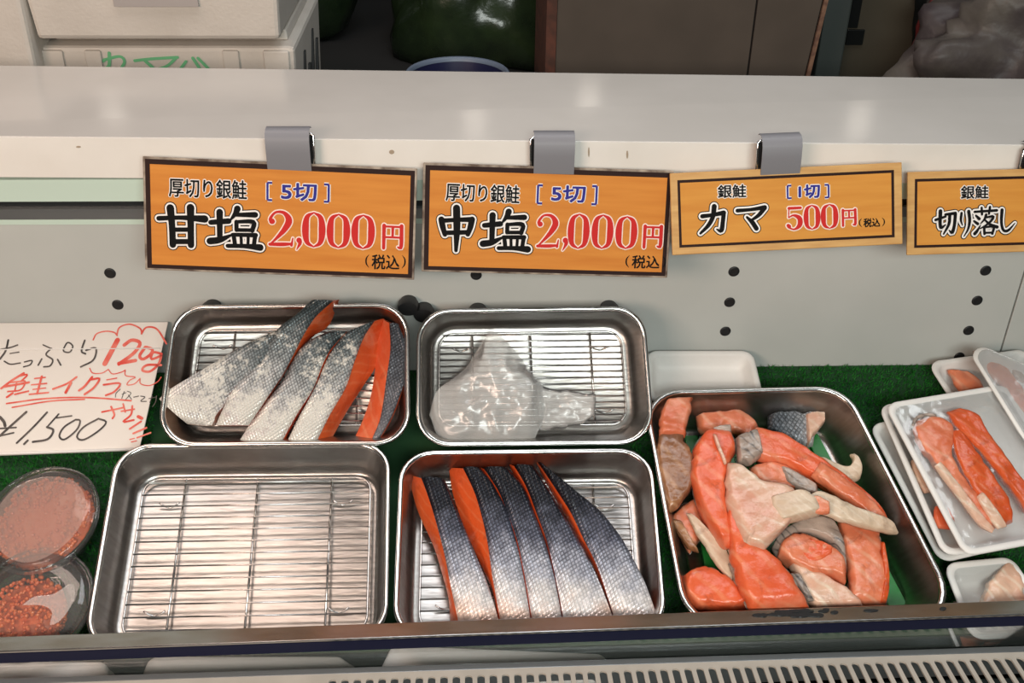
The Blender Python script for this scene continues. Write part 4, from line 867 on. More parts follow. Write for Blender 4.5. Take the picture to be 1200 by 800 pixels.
GL = {
 'amai': [([(.02, .33), (.5, .29), (1., .30)], (.13, .12, .2)), ([(.27, .06), (.30, .5), (.31, .98)], (.2, .17, .17)), ([(.70, .03), (.70, .5), (.70, .97)], (.2, .17, .17)), ([(.31, .60), (.7, .58)], (.12, .12)), ([(.31, .90), (.7, .88)], (.14, .14))],
 'shio': [([(.02, .38), (.38, .33)], (.13, .15)), ([(.20, .12), (.20, .45), (.20, .78)], (.17, .15, .14)), ([(.0, .84), (.2, .80), (.42, .68)], (.18, .16, .07)), ([(.56, .02), (.52, .14), (.42, .30)], (.17, .13, .05)), ([(.52, .17), (.92, .15)], (.10, .15)), ([(.54, .34), (.54, .54)], (.11, .11)), ([(.54, .34), (.88, .33), (.86, .54)], (.09, .12, .12)), ([(.54, .54), (.86, .53)], (.10, .10)), ([(.46, .66), (.93, .65)], (.10, .12)), ([(.48, .66), (.51, .92)], (.11, .11)), ([(.63, .66), (.64, .92)], (.08, .08)), ([(.78, .66), (.77, .92)], (.08, .08)), ([(.92, .66), (.89, .92)], (.11, .11)), ([(.36, .94), (.7, .93), (1.02, .95)], (.11, .12, .18))],
 'naka': [([(.10, .28), (.14, .45), (.20, .64)], (.17, .16, .13)), ([(.12, .31), (.5, .28), (.9, .26)], (.13, .12, .15)), ([(.90, .26), (.86, .45), (.80, .62)], (.17, .16, .13)), ([(.20, .60), (.82, .57)], (.13, .13)), ([(.49, .0), (.51, .5), (.50, 1.02)], (.2, .19, .1))],
 'ka': [([(.10, .36), (.45, .33), (.84, .27)], (.17, .15, .19)), ([(.84, .29), (.80, .60), (.74, .92), (.58, .86)], (.17, .17, .17, .05)), ([(.52, .02), (.46, .40), (.30, .70), (.02, .98)], (.20, .18, .16, .10))],
 'ma': [([(.02, .20), (.5, .18), (.96, .12)], (.17, .15, .2)), ([(.96, .14), (.75, .42), (.46, .64)], (.2, .17, .10)), ([(.34, .48), (.52, .70), (.66, .96)], (.10, .19, .20))],
 'kiru': [([(.0, .42), (.46, .30)], (.14, .12)), ([(.22, .08), (.21, .55), (.26, .74), (.46, .62)], (.19, .17, .15, .07)), ([(.46, .22), (.92, .18)], (.13, .16)), ([(.92, .20), (.88, .65), (.78, .94), (.64, .84)], (.17, .16, .16, .06)), ([(.66, .24), (.62, .60), (.38, .98)], (.16, .15, .08))],
 'ri': [([(.20, .12), (.16, .38), (.28, .58)], (.2, .19, .08)), ([(.72, .06), (.80, .40), (.70, .72), (.40, 1.0)], (.26, .24, .18, .08))],
 'otosu': [([(.02, .16), (.98, .13)], (.11, .13)), ([(.32, .02), (.34, .26)], (.11, .11)), ([(.68, .0), (.64, .25)], (.12, .10)), ([(.08, .30), (.22, .42)], (.10, .15)), ([(.0, .50), (.16, .60)], (.10, .14)), ([(.04, .96), (.14, .86), (.28, .66)], (.16, .13, .05)), ([(.52, .28), (.45, .44), (.28, .60)], (.13, .11, .05)), ([(.50, .38), (.84, .35), (.65, .58), (.28, .78)], (.09, .12, .11, .06)), ([(.48, .48), (.70, .64), (1.0, .74)], (.09, .13, .16)), ([(.44, .74), (.46, .98)], (.12, .12)), ([(.44, .74), (.84, .73), (.80, .98)], (.09, .12, .12)), ([(.46, .94), (.80, .94)], (.10, .10))],
 'shi': [([(.22, .04), (.20, .55), (.32, .88), (.60, .90), (1.0, .60)], (.21, .18, .17, .17, .05))],
 '2': [([(.16, .30), (.10, .22), (.30, .05), (.62, .06), (.80, .26), (.62, .52), (.30, .78), (.10, .92)], (.22, .12, .09, .14, .25, .20, .10, .06)), ([(.08, .93), (.55, .92), (.88, .90)], (.12, .15, .10)), ([(.90, .94), (.95, .74)], (.10, .05))],
 '0': [([(.5, .03), (.22, .16), (.15, .5), (.22, .84), (.5, .97)], (.05, .20, .29, .20, .05)), ([(.5, .03), (.78, .16), (.85, .5), (.78, .84), (.5, .97)], (.05, .20, .29, .20, .05))],
 '5': [([(.20, .08), (.85, .08)], (.16, .14)), ([(.20, .08), (.17, .46)], (.06, .06)), ([(.17, .47), (.45, .38), (.78, .52), (.78, .80), (.48, .97), (.15, .88)], (.06, .12, .26, .26, .10, .10)), ([(.14, .80), (.20, .84)], (.2, .2))],
 ',': [([(.5, .2), (.62, .45), (.2, .95)], (.75, .5, .1))],
 'yen': [([(.12, .06), (.12, .98)], (.17, .15)), ([(.12, .10), (.88, .10)], (.10, .10)), ([(.88, .06), (.88, .90), (.74, .92)], (.18, .17, .08)), ([(.5, .12), (.5, .52)], (.13, .11)), ([(.12, .53), (.88, .53)], (.10, .10))],
 '[': [([(1, .04), (.1, .04), (.1, .96), (1, .96)], (.42, .42, .42, .42))],
 ']': [([(0, .04), (.9, .04), (.9, .96), (0, .96)], (.42, .42, .42, .42))],
 '(': [([(.9, .0), (.3, .3), (.3, .7), (.9, 1.)], (.1, .35, .35, .1))],
 ')': [([(.1, .0), (.7, .3), (.7, .7), (.1, 1.)], (.1, .35, .35, .1))],
}
SHARP = {'[', ']'}
def glyph(mbs, pl, ch, x0, y0, x1, y1, slope, layers):
    """layers: list of (mesh index, extra width in metres, height)"""
    a = pl.at(x0, y0); 
    sx = (Vector(pl.at(x0 + 10, y0)) - Vector(a)).length / 10; sy = (Vector(pl.at(x0, y0 + 10)) - Vector(a)).length / 10
    w, h = (x1 - x0) * sx, (y1 - y0) * sy
    for mi, add, z in layers:
        for pts, ws in GL[ch]:
            P2 = [(a[0] + p[0] * w, a[1] + p[1] * h) for p in pts]
            if ch in SHARP:
                for k in range(3): stroke(mbs[mi], pl, P2[k:k + 2], [x * w for x in ws[k:k + 2]], z, add, False)
            else:
                ref = min(w, h) if ch not in '205' else w
                stroke(mbs[mi], pl, P2, [x * ref * (.94 if ch not in '205' else 1.) for x in ws], z, add)
def font_text(mbs, pl, s, x0, y0, x1, y1, slope, layers, bold=.012):
    a = Vector(pl.at(x0, y0)); b = Vector(pl.at(x1, y0 + slope * (x1 - x0))); c = Vector(pl.at(x0, y1)); w = (b - a).length; h = (c - a).length
    cu = bpy.data.curves.new('tmp', 'FONT'); cu.body = s; cu.resolution_u = 3
    o = bpy.data.objects.new('tmp', cu); COL.objects.link(o); dg = bpy.context.evaluated_depsgraph_get(); m = bpy.data.meshes.new_from_object(o.evaluated_get(dg))
    xs = [v.co.x for v in m.vertices]; ys = [v.co.y for v in m.vertices]; X0, X1, Y0, Y1 = min(xs), max(xs), min(ys), max(ys)
    nrm = pl.n; ex = (b - a).normalized(); ey = Vector((-ex.y, ex.x))
    for mi, add, z in layers:
        rad = bold + add; mb = mbs[mi]; mb.__dict__.setdefault('n', 0)
        for k in range(9 if add else 7):
            g = Vector((0, 0)) if k == 0 else Vector((math.cos(k * 2 * math.pi / (8 if add else 6)), math.sin(k * 2 * math.pi / (8 if add else 6)))) * rad
            zz = z + 5e-6 * mb.n; mb.n += 1; vs = []
            for v in m.vertices:
                q = a + ex * ((v.co.x - X0) / (X1 - X0) * w) + ey * ((Y1 - v.co.y) / (Y1 - Y0) * h) + g; vs.append(pl.w(q.x, q.y, zz))
            mb.add(vs, [tuple(p.vertices) for p in m.polygons])
    bpy.data.objects.remove(o)

YS = .968
def board(label, cat, corners, Y, style, rows, clip):
    """corners TL, TR, BL in the picture, set on the hanging plane; rows: the printing"""
    tl, tr = onY(*corners[0], Y), onY(*corners[1], Y); an = math.radians(20 if style == 'dark' else 26); dwn = Vector((0, -math.sin(an), -math.cos(an)))
    blp = onP(*corners[2], tl, (tr - tl).cross(dwn).normalized())
    pl = Plane2(tl, tr - tl, blp - tl); w = (tr - tl).length; h = (blp - tl).dot(pl.y)
    Mx = Matrix(((pl.x.x, -pl.y.x, pl.n.x, 0), (pl.x.y, -pl.y.y, pl.n.y, 0), (pl.x.z, -pl.y.z, pl.n.z, 0), (0, 0, 0, 1)))
    c = pl.w(w / 2, h / 2, -.0015); Mx.translation = c
    t = thing('price_sign', label, cat, Mx, 'orange wooden price signs')
    def slab(x0, y0, x1, y1, z0, z1, nm, mt, bev=0):
        MB().hexa([pl.w(x, y, z) for z in (z0, z1) for x, y in ((x0, y0), (x1, y0), (x1, y1), (x0, y1))]).build(nm, M[mt], t, bevel=bev)
    if style == 'dark':
        slab(0, 0, w, h, -.003, 0, 'board', 'worn', .0006); slab(.0022, .0022, w - .0022, h - .0018, 0, .0002, 'border', 'border'); slab(.0068, .0070, w - .0062, h - .0056, .0001, .0004, 'face', 'wood')
    else:
        slab(0, 0, w, h, -.003, 0, 'board', 'woodedge', .0008); slab(.0070, .0070, w - .0080, h - .0070, 0, .0002, 'border', 'border'); slab(.0095, .0098, w - .0108, h - .0096, .0001, .0004, 'face', 'woodlight')
    pl.n = pl.n
    Z = .0005; e = .0004
    for nm, kind, items in rows:
        mbs = [MB(), MB(), MB()]
        if kind == 'brush': lay = [(0, .0025, Z), (1, .0016, Z + e), (2, 0, Z + 2 * e)]; mats = ('ink', 'white', 'ink')
        elif kind == 'red': lay = [(1, .0011, Z), (2, 0, Z + e)]; mats = (None, 'pink', 'redprint')
        elif kind == 'blue': lay = [(1, .0008, Z), (2, 0, Z + e)]; mats = (None, 'white', 'blue')
        elif kind == 'small': lay = [(1, .0008, Z), (2, 0, Z + e)]; mats = (None, 'white', 'ink')
        else: lay = [(2, 0, Z)]; mats = (None, None, 'ink')
        for it in items:
            if it[0] in GL: glyph(mbs, pl, it[0], *it[1:5], 0, lay)
            else:
                fl_ = lay; font_text(mbs, pl, it[0], *it[1:5], it[5] if len(it) > 5 else 0, fl_, .00055 if kind == 'blue' else .00030)
        top = None
        for k in (2, 1, 0):
            if not mbs[k].f: continue
            o = mbs[k].build(nm if k == 2 else ('outline' if k == 1 else 'shadow_line'), M[mats[k]], t if k == 2 else top)
            if k == 2: top = o
    # clip: grey folded tab over the ledge edge with a chrome spring behind
    return t, pl
def clip(label, x0, x1, y0, y1, Y, lean=0, chrome='near'):
    a, b = onY(x0, y1, Y), onY(x1, y1 + lean, Y); x = (b - a).normalized(); top = onY(x0, y0, Y)
    up = (top - a) - x * (top - a).dot(x); H = up.length; up.normalize(); n = x.cross(up).normalized(); n = n if n.y < 0 else -n; wdt = (b - a).length
    t = thing('sign_clip', label, 'clip', Matrix.Translation((a + b) / 2 + up * H * .5), 'grey clips holding the price signs')
    prof = [(.0, 0), (.0008, H * .25), (.0005, H * .55), (-.0005, H * .80), (-.004, H * .95), (-.009, H), (-.017, H * .995), (-.021, H * .93)]   # (outwards, up)
    mb = MB(); rings = []
    for u_, v_ in prof: rings.append([a + n * u_ + up * v_, b + n * u_ + up * v_, b + n * (u_ - .0012) + up * (v_ - .0006), a + n * (u_ - .0012) + up * (v_ - .0006)])
    mb.loops(rings).build('tab', M['clip'], t, smooth=True, sharp=.7)
    s0, d = (b, x) if chrome == 'far' else (a, -x)
    q = lambda o_, u_, v_: s0 + d * o_ + n * u_ + up * v_
    pts = [q(.0015, -.006, H * .15), q(.0028, -.006, H * .45), q(.0035, -.007, H * .88), q(.0005, -.008, H * .92), q(-.012, -.010, H * .90)]
    MB().tube(pts, .0011, 6).build('spring_wire', M['chrome'], t, smooth=True)
    MB().hexa([q(o_, u_, v_) for v_ in (H * .2, H * .85) for o_, u_ in ((-.004, -.012), (.0022, -.012), (.0022, -.008), (-.004, -.008))]).build('jaw', M['black'], t)
board('orange sign reading 甘塩 2,000円, hung nearest the handwritten card', 'sign', ((167, 183), (489, 197.5), (177, 316)), YS, 'dark', [
    ('product_line', 'small', [('厚切り銀鮭', 198, 208, 289, 230, .04)]), ('product_name', 'brush', [('amai', 185, 240, 240, 287), ('shio', 246, 242, 304, 290)]),
    ('quantity', 'blue', [('[', 313, 213, 319, 235), ('5切', 330, 214, 371, 234, .04), (']', 380, 215, 386, 237)]),
    ('price', 'red', [('2', 314, 246, 345, 289), (',', 346, 278, 355, 293), ('0', 354, 247, 382, 290), ('0', 383, 249, 411, 291), ('0', 412, 250, 440, 292), ('yen', 447, 262, 474, 291)]),
    ('tax_note', 'plain', [('(', 428, 298, 433, 313), ('税込', 436, 298, 468, 315, .03), (')', 471, 299, 476, 314)])], None)
board('orange sign reading 中塩 2,000円, above the tray with the clear bag', 'sign', ((496, 190.5), (790, 200), (498, 318)), YS, 'dark', [
    ('product_line', 'small', [('厚切り銀鮭', 523, 214, 609, 235, .04)]), ('product_name', 'brush', [('naka', 513, 243, 558, 292), ('shio', 567, 246, 619, 293)]),
    ('quantity', 'blue', [('[', 630, 216, 636, 239), ('5切', 647, 217, 686, 236, .03), (']', 694, 217, 700, 240)]),
    ('price', 'red', [('2', 629, 250, 657, 291), (',', 658, 278, 667, 294), ('0', 666, 249, 692, 292), ('0', 694, 250, 720, 292), ('0', 722, 252, 748, 292), ('yen', 753, 263, 778, 290)]),
    ('tax_note', 'plain', [('(', 733, 299, 738, 313), ('税込', 741, 299, 773, 314, .02), (')', 776, 300, 781, 314)])], None)
board('orange sign reading カマ 500円, tilted, above the white foam tray', 'sign', ((785, 203), (1057, 190), (788, 299)), YS - .010, 'light', [
    ('product_line', 'small', [('銀鮭', 841, 217, 874, 232, -.03)]), ('product_name', 'brush', [('ka', 819, 242, 853, 274), ('ma', 863, 241, 897, 270)]),
    ('quantity', 'blue', [('[', 922, 217, 927, 233), ('1切', 936, 217, 960, 232, -.03), (']', 966, 216, 971, 232)]),
    ('price', 'red', [('5', 920, 242, 941, 270), ('0', 941, 240, 961, 270), ('0', 961, 239, 982, 269), ('yen', 985, 245, 1004, 265)]),
    ('tax_note', 'plain', [('(', 1006, 256, 1010, 266), ('税込', 1012, 256, 1031, 266, -.03), (')', 1033, 255, 1037, 265)])], None)
board('orange sign reading 切り落し, hung nearest the case end', 'sign', ((1064, 201.5), (1340, 194), (1060, 299)), YS, 'light', [
    ('product_line', 'small', [('銀鮭', 1126, 218, 1158, 233, -.02)]), ('product_name', 'brush', [('kiru', 1096, 245, 1121, 275), ('ri', 1123, 246, 1139, 277), ('otosu', 1141, 243, 1168, 275), ('shi', 1169, 245, 1189, 273)])], None)
clip('grey clip on the 甘塩 sign', 315, 366, 155, 209, YS - .002, 0, 'far')
clip('grey clip on the 中塩 sign', 625, 672, 160, 212, YS - .002, 0, 'near')
clip('tilted grey clip on the カマ sign', 890, 936, 164, 214, YS - .012, -2, 'near')
clip('grey clip cut by the frame on the 切り落し sign', 1196, 1244, 172, 222, YS - .002, -1, 'near')

# ------------------------------------------------------------------ handwritten card
p0, p1 = on(-170, 540, .008), on(162, 528, .008)
t0 = onY(-140, 379, YB - .004); t1_ = onY(196, 376, YB - .004)
pl = Plane2(t0, t1_ - t0, p0 - t0)
pb = lambda x, y: onP(x, y, pl.o, pl.n)
Mx = Matrix(((pl.x.x, -pl.y.x, pl.n.x, 0), (pl.x.y, -pl.y.y, pl.n.y, 0), (pl.x.z, -pl.y.z, pl.n.z, 0), (0, 0, 0, 1))); Mx.translation = p1.lerp(p0, .5)
card = thing('handwritten_card', 'white handwritten card reading 鮭イクラ 120g ¥1,500 leaning on the panel', 'sign', Mx)
cs = [pb(-170, 540), pb(163, 527.5), pb(197, 377), pb(-150, 379)]
MB().hexa([p - pl.n * .002 for p in cs] + cs).build('sheet', M['card'], card, bevel=.0006)
e0, e1 = pb(-170, 538), pb(163.5, 526)
MB().tube([e0 + pl.n * .001, e1 + pl.n * .001], .0016, 6).build('bottom_edge', M['white'], card, smooth=True)
f0, f1 = pb(-170, 411), pb(188, 408)
MB().tube([f0 + pl.n * .0003, f1 + pl.n * .0003], .0007, 6).build('fold_line', M['white'], card, smooth=True)
HS, HO = .2063, (0, 370)
def pen(nm, mt, strokes):
    mb = MB()
    for k, (pts, w) in enumerate(strokes):
        P2 = [pl.at(HO[0] + x * HS, HO[1] + y * HS) for x, y in pts]; n = len(P2)
        wm = w * HS / 1200 * 1.12; stroke(mb, pl, P2, [wm] * n, .0004 + k * .00001)
    mb.build(nm, M[mt], card)
pen('upper_writing', 'blackpen', [([(0, 192), (60, 180), (100, 166)], 9), ([(48, 138), (32, 200), (0, 246)], 11), ([(58, 214), (108, 206)], 7), ([(25, 258), (60, 275), (116, 268)], 8),
    ([(140, 262), (182, 254), (172, 278), (135, 290)], 8), ([(245, 165), (300, 190)], 7), ([(292, 185), (262, 220), (300, 250), (285, 284), (250, 290)], 9), ([(238, 245), (218, 280)], 9), ([(328, 248), (346, 280)], 9), ([(360, 190), (385, 152), (414, 172), (398, 206), (366, 204), (360, 190)], 8),
    ([(482, 140), (464, 200), (486, 216)], 10), ([(490, 196), (545, 184), (532, 250), (460, 290)], 10)])
pen('weight_note', 'redpen', [([(668, 138), (632, 205), (596, 272)], 28), ([(706, 166), (750, 138), (796, 156), (760, 212), (676, 274)], 20), ([(676, 270), (770, 254)], 20), ([(826, 178), (794, 226), (812, 246), (852, 222), (866, 192), (832, 178)], 17), ([(918, 216), (872, 208), (860, 246), (910, 228), (918, 214), (902, 272), (852, 316), (808, 308), (836, 280), (915, 280)], 14)])
pen('cloud_outline', 'redpen', [([(530, 136), (550, 102), (600, 88), (648, 94), (666, 112)], 8), ([(664, 108), (680, 66), (738, 48), (796, 72), (806, 102)], 9), ([(804, 102), (832, 66), (892, 76), (946, 158)], 10), ([(510, 298), (528, 325), (580, 325), (616, 304)], 6), ([(616, 304), (640, 330), (690, 320), (712, 308)], 6), ([(712, 308), (715, 340), (770, 348), (738, 366), (722, 392), (765, 386), (796, 356)], 6), ([(796, 356), (800, 386), (850, 396), (896, 374), (916, 348)], 6)])
pen('product_name', 'redpen', [([(135, 326), (70, 366), (8, 412)], 13), ([(100, 345), (156, 334), (120, 372)], 10), ([(28, 402), (165, 378)], 13), ([(62, 378), (100, 374), (144, 372), (118, 420), (45, 430)], 9), ([(95, 380), (85, 425)], 8), ([(40, 462), (72, 440)], 12), ([(85, 446), (162, 428)], 10),
    ([(198, 356), (258, 350)], 8), ([(238, 344), (212, 442)], 12), ([(180, 392), (266, 384)], 8), ([(188, 418), (260, 410)], 7), ([(168, 446), (276, 436)], 9),
    ([(436, 348), (380, 386), (302, 416)], 11), ([(404, 382), (374, 436)], 15), ([(524, 348), (482, 400), (450, 424)], 13), ([(522, 362), (566, 358), (534, 408), (482, 446)], 12), ([(608, 364), (664, 354)], 7), ([(590, 392), (682, 384), (652, 430), (602, 452)], 11)])
pen('underline', 'redpen', [([(38, 498), (260, 470), (500, 464), (745, 482)], 9), ([(70, 520), (290, 484), (480, 474)], 8)])
pen('small_note', 'blackpen', [([(684, 416), (660, 440), (656, 462)], 4), ([(694, 446), (716, 436)], 4), ([(706, 430), (692, 470)], 4), ([(724, 428), (744, 440), (714, 476)], 4), ([(730, 450), (748, 474)], 4), ([(760, 462), (788, 456)], 5), ([(800, 456), (824, 462), (800, 484), (832, 486)], 5), ([(846, 470), (886, 462)], 4), ([(866, 455), (852, 492)], 4), ([(890, 455), (884, 490), (868, 516)], 5)])
pen('handling_note', 'redpen', [([(580, 546), (660, 530), (704, 520)], 10), ([(632, 516), (650, 560), (640, 582)], 11), ([(700, 500), (712, 546)], 9), ([(690, 542), (764, 530)], 9), ([(752, 512), (744, 562), (700, 602), (760, 592)], 11), ([(786, 572), (806, 582)], 18), ([(738, 642), (802, 600)], 11), ([(758, 668), (832, 636)], 11), ([(780, 692), (856, 664)], 9), ([(738, 702), (764, 696)], 6), ([(748, 716), (776, 710)], 6)])
pen('price', 'blackpen', [([(0, 575), (22, 600), (30, 625)], 16), ([(150, 546), (40, 645), (0, 682)], 13), ([(0, 640), (92, 634)], 9), ([(0, 682), (78, 664)], 9), ([(268, 548), (190, 632), (96, 722)], 11), ([(158, 708), (138, 728)], 12), ([(334, 558), (268, 632)], 9), ([(320, 580), (408, 568)], 8), ([(268, 632), (304, 650), (272, 700), (188, 716)], 12), ([(430, 590), (365, 632), (338, 682), (368, 702), (436, 648), (456, 596), (430, 590)], 10), ([(560, 584), (476, 632), (438, 686), (476, 704), (560, 654), (604, 604), (560, 584)], 10)])

# ------------------------------------------------------------------ behind the ledge
CZ = .985
bc = thing('back_counter', 'low dark counter behind the white ledge', 'counter', Vector((0, 1.75, 0)))
MB().hexa([(-1.2, 1.25, CZ - .04), (1.3, 1.25, CZ - .04), (1.3, 2.3, CZ - .04), (-1.2, 2.3, CZ - .04), (-1.2, 1.25, CZ), (1.3, 1.25, CZ), (1.3, 2.3, CZ), (-1.2, 2.3, CZ)]).build('worktop', M['counter'], bc, bevel=.003)
MB().hexa([(-1.18, 1.27, 0), (1.28, 1.27, 0), (1.28, 2.28, 0), (-1.18, 2.28, 0), (-1.18, 1.27, CZ - .041), (1.28, 1.27, CZ - .041), (1.28, 2.28, CZ - .041), (-1.18, 2.28, CZ - .041)]).build('base_cabinet', M['dark'], bc)
# lower foam box with corner notches
Y1 = 1.40
a, b = onY(40, 37, Y1), onY(344, 48, Y1); z1 = (a.z + b.z) / 2
def foam_box(label, x0, x1, y0, y1, z0, z1, notch, nm='foam_box'):
    t = thing(nm, label, 'foam box', Vector(((x0 + x1) / 2, (y0 + y1) / 2, z0)), 'white foam fish boxes')
    bev = .006
    MB().hexa([(x0 + .006, y0 + .006, z0), (x1 - .006, y0 + .006, z0), (x1 - .006, y1 - .006, z0), (x0 + .006, y1 - .006, z0), (x0, y0, z1), (x1, y0, z1), (x1, y1, z1), (x0, y1, z1)]).build('body', M['foamfar'], t, bevel=bev)
    return t
lowz = z1 - .014
fb = foam_box('white foam box with green lettering at the bottom of the stack', a.x, b.x, Y1, Y1 + .27, CZ + .001, lowz, True)
# raised buttresses and lid edge
for sx in (a.x + .013, a.x + .068, b.x - .085, b.x - .026):
    w_ = .018 if sx in (a.x + .068, b.x - .085) else .030
    MB().hexa([(sx - w_ / 2, Y1 - .006, CZ + .002), (sx + w_ / 2, Y1 - .006, CZ + .002), (sx + w_ / 2, Y1 + .01, CZ + .002), (sx - w_ / 2, Y1 + .01, CZ + .002), (sx - w_ / 2, Y1 - .004, lowz - .004), (sx + w_ / 2 + .004, Y1 - .004, lowz - .004), (sx + w_ / 2, Y1 + .01, lowz - .004), (sx - w_ / 2, Y1 + .01, lowz - .004)]).build('buttress', M['foamfar'], fb, bevel=.002)
MB().hexa([(a.x + .014, Y1 + .030, lowz + .0005), (b.x - .012, Y1 + .030, lowz + .0005), (b.x - .012, Y1 + .265, lowz + .0005), (a.x + .014, Y1 + .265, lowz + .0005), (a.x + .016, Y1 + .032, z1), (b.x - .014, Y1 + .032, z1), (b.x - .014, Y1 + .262, z1), (a.x + .016, Y1 + .262, z1)]).build('lid', M['foamfar'], fb, bevel=.002)
pf = Plane2(onY(110, 60, Y1 - .0005), Vector((1, 0, 0)), Vector((0, 0, -1)))
mb = MB()
for pts, w in (([(112, 75), (122, 71)], 3), ([(128, 62), (128, 76), (124, 80)], 3.4), ([(122, 70), (140, 66), (146, 72), (142, 80)], 3), ([(158, 71), (176, 69), (208, 67)], 3.2), ([(170, 71), (180, 80)], 3.5), ([(206, 68), (196, 77), (182, 82)], 3), ([(218, 72), (212, 80)], 3), ([(226, 68), (234, 80)], 3.4), ([(232, 68), (244, 80)], 3.2)):
    P2 = [pf.at(x, y) for x, y in pts]; stroke(mb, pf, P2, [w / 1250 * 1.55] * len(P2), .0004)
mb.build('green_lettering', M['greenink'], fb)
ps = MB()
for k, (y_, z_) in enumerate(((.06, .12), (.10, .09), (.15, .125), (.19, .10))):
    x_ = b.x + .0012 - .0; ps.hexa([(x_ - .004, Y1 + y_, CZ + z_ - .06), (x_ - .0035, Y1 + y_ + .008, CZ + z_ - .06), (x_ - .0035, Y1 + y_ + .03, CZ + z_), (x_ - .004, Y1 + y_ + .022, CZ + z_), (x_, Y1 + y_, CZ + z_ - .06), (x_, Y1 + y_ + .008, CZ + z_ - .06), (x_, Y1 + y_ + .03, CZ + z_), (x_, Y1 + y_ + .022, CZ + z_)])
ps.build('side_lettering', M['darkink'], fb)
a2, b2 = onY(33, 36, Y1 - .03), onY(332, 42, Y1 - .03)
fb2 = foam_box('white foam box with grey tape, on top of the lettered one', a2.x, b2.x, Y1 - .028, Y1 + .25, z1 + .0015, z1 + .115, False)
MB().hexa([(onY(133, 5, Y1 - .03).x, Y1 - .0295, onY(133, 8, Y1 - .03).z), (onY(232, 5, Y1 - .03).x, Y1 - .0295, onY(232, 8, Y1 - .03).z), (onY(232, 5, Y1 - .03).x, Y1 - .025, onY(232, 8, Y1 - .03).z), (onY(133, 5, Y1 - .03).x, Y1 - .025, onY(133, 8, Y1 - .03).z)] + [(x_, y_, z1 + .09) for x_, y_ in ((onY(133, 5, Y1 - .03).x, Y1 - .0292), (onY(232, 5, Y1 - .03).x, Y1 - .0292), (onY(232, 5, Y1 - .03).x, Y1 - .025), (onY(133, 5, Y1 - .03).x, Y1 - .025))]).build('tape', M['tape'], fb2)
xw = onY(38, 40, 1.36).x
foam_box('tall white foam box cut by the picture edge, beside the box stack', xw - .36, xw - .004, 1.36, 1.62, CZ + .001, CZ + .32, False)

def lumpy(name, label, cat, c, r, mat, seed, sc, amp=.16, fq=4., part='sack', sub=4):
    t = thing(name, label, cat, Vector((c[0], c[1], CZ)))
    bm = bmesh.new(); bmesh.ops.create_icosphere(bm, subdivisions=sub, radius=1); vs = []
    for v in bm.verts:
        d = v.co.copy(); k = 1 + amp * noise.noise(d * fq * .5 + Vector((seed, 0, 0))) * 1.6 + amp * .7 * abs(noise.noise(d * fq * 1.6 + Vector((0, seed, 0)))) + amp * .35 * abs(noise.noise(d * fq * 4 + Vector((0, 0, seed))))
        p = Vector((c[0] + d.x * r * sc[0] * k, c[1] + d.y * r * sc[1] * k, c[2] + d.z * r * sc[2] * k)); p.z = max(p.z, CZ + .001); vs.append(p)
    fs = [tuple(v.index for v in f.verts) for f in bm.faces]; bm.free()
    mb = MB(); mb.add(vs, fs); mb.build(part, M[mat], t, smooth=True); return t
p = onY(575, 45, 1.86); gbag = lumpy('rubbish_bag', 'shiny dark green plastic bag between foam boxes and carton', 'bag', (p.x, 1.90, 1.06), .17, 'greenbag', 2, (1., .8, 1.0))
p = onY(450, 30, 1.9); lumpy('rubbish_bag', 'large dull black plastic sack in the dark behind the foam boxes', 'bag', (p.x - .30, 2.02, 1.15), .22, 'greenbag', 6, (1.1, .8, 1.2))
# bucket
pb1, pb2 = onY(478, 84, 1.50), onY(594, 86, 1.50); bcx = (pb1.x + pb2.x) / 2; br_ = (pb2.x - pb1.x) / 2 * 1.05
zt = onZ(535, 67, 1.1).z
def bucket():
    # far edge of the rim sits at picture row 67
    z = onY(535, 67, 1.50 + br_).z; cy = 1.50
    t = thing('plastic_bucket', 'navy plastic tub with a pale rim just showing over the ledge', 'bucket', Vector((bcx, cy, CZ)))
    ci = lambda r, zz: [Vector((bcx + math.cos(k * math.pi / 24) * r, cy + math.sin(k * math.pi / 24) * r, zz)) for k in range(48)]
    MB().loops([ci(br_ * .8, CZ + .001), ci(br_ * .97, z - .004), ci(br_ * .94, z - .004), ci(br_ * .78, CZ + .006)]).build('tub', M['navyplastic'], t, smooth=True, sharp=.8)
    MB().loops([ci(br_ * .93, z - .005), ci(br_ * 1.0, z - .005), ci(br_ * 1.01, z), ci(br_ * .98, z + .002), ci(br_ * .94, z), ci(br_ * .93, z - .005)], False, False).build('rim', M['navyrim'], t, smooth=True)
bucket()
# carton
YC = 1.46
c0, c1 = onY(652, 50, YC), onY(957, 50, YC)
cs0, cs1, cs2 = onY(888, 0, YC), onY(876, 92, YC), onY(640, 50, YC)
ct = thing('cardboard_carton', 'brown cardboard carton with a dark slit, behind the ledge', 'carton', Vector(((c0.x + c1.x) / 2, YC + .12, CZ)))
ztop = CZ + .235
sl = (cs0.x - cs1.x) / (cs0.z - cs1.z)
xs = lambda z: cs1.x + (z - cs1.z) * sl
e1 = onY(966, 0, YC); e2 = onY(944, 92, YC); sl2 = (e1.x - e2.x) / (e1.z - e2.z); xe = lambda z: e2.x + (z - e2.z) * sl2
def wallp(xa0, xb0, xa1, xb1, y0, y1, nm, mt, z0=CZ + .001, z1=ztop):
    MB().hexa([(xa0, y0, z0), (xb0, y0, z0), (xb0, y1, z0), (xa0, y1, z0), (xa1, y0, z1), (xb1, y0, z1), (xb1, y1, z1), (xa1, y1, z1)]).build(nm, M[mt], ct)
zb = CZ + .001
wallp(c0.x, xs(zb) - .0022, c0.x, xs(ztop) - .0022, YC, YC + .005, 'front_panel', 'carton')
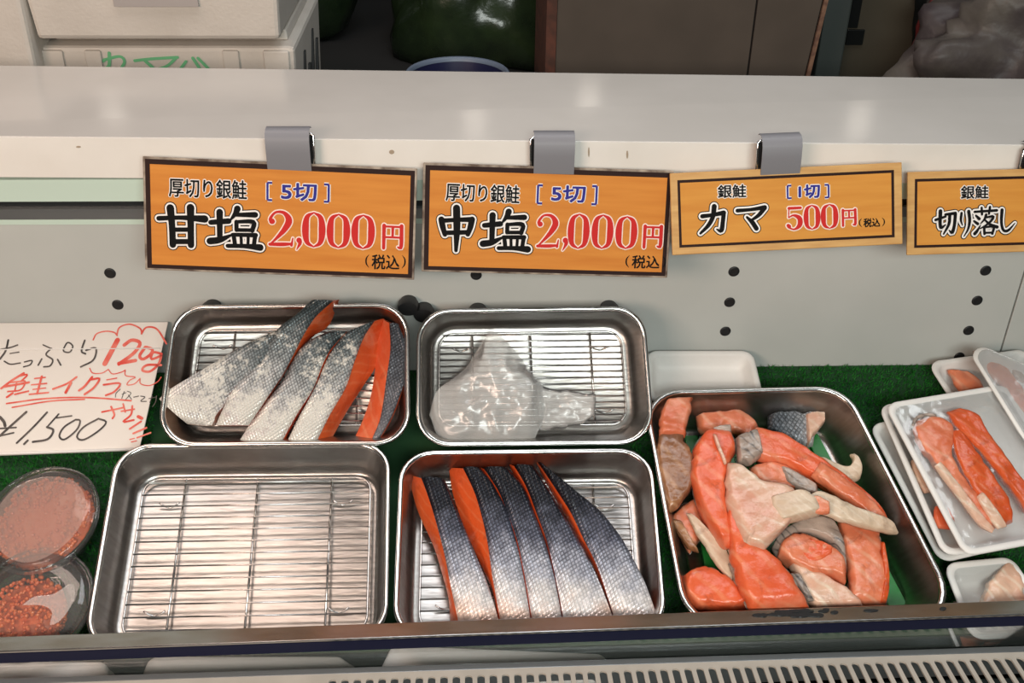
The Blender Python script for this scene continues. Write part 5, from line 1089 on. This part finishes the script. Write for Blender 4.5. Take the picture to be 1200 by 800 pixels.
wallp(xs(zb) + .0008, xe(zb) - .0028, xs(ztop) + .0008, xe(ztop) - .0028, YC, YC + .005, 'side_flap', 'carton')
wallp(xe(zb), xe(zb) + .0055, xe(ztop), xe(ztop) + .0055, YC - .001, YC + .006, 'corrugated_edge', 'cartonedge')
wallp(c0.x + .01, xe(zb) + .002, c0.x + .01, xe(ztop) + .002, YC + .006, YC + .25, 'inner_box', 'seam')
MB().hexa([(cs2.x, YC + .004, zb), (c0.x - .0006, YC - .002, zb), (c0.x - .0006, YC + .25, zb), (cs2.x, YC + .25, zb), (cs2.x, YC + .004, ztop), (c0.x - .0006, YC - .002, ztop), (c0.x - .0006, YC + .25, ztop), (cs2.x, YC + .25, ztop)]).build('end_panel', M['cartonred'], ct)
# things in the dark beyond the carton
def upright(name, label, cat, x0, x1, Y, dep, mat, part, z1=None):
    a, b = onY(x0, 45, Y), onY(x1, 45, Y); t = thing(name, label, cat, Vector(((a.x + b.x) / 2, Y + dep / 2, CZ)))
    z1 = z1 or CZ + .29
    MB().hexa([(a.x, Y, CZ + .001), (b.x, Y, CZ + .001), (b.x, Y + dep, CZ + .001), (a.x, Y + dep, CZ + .001), (a.x, Y, z1), (b.x, Y, z1), (b.x, Y + dep, z1), (a.x, Y + dep, z1)]).build(part, M[mat], t, bevel=.003); return t, a, b
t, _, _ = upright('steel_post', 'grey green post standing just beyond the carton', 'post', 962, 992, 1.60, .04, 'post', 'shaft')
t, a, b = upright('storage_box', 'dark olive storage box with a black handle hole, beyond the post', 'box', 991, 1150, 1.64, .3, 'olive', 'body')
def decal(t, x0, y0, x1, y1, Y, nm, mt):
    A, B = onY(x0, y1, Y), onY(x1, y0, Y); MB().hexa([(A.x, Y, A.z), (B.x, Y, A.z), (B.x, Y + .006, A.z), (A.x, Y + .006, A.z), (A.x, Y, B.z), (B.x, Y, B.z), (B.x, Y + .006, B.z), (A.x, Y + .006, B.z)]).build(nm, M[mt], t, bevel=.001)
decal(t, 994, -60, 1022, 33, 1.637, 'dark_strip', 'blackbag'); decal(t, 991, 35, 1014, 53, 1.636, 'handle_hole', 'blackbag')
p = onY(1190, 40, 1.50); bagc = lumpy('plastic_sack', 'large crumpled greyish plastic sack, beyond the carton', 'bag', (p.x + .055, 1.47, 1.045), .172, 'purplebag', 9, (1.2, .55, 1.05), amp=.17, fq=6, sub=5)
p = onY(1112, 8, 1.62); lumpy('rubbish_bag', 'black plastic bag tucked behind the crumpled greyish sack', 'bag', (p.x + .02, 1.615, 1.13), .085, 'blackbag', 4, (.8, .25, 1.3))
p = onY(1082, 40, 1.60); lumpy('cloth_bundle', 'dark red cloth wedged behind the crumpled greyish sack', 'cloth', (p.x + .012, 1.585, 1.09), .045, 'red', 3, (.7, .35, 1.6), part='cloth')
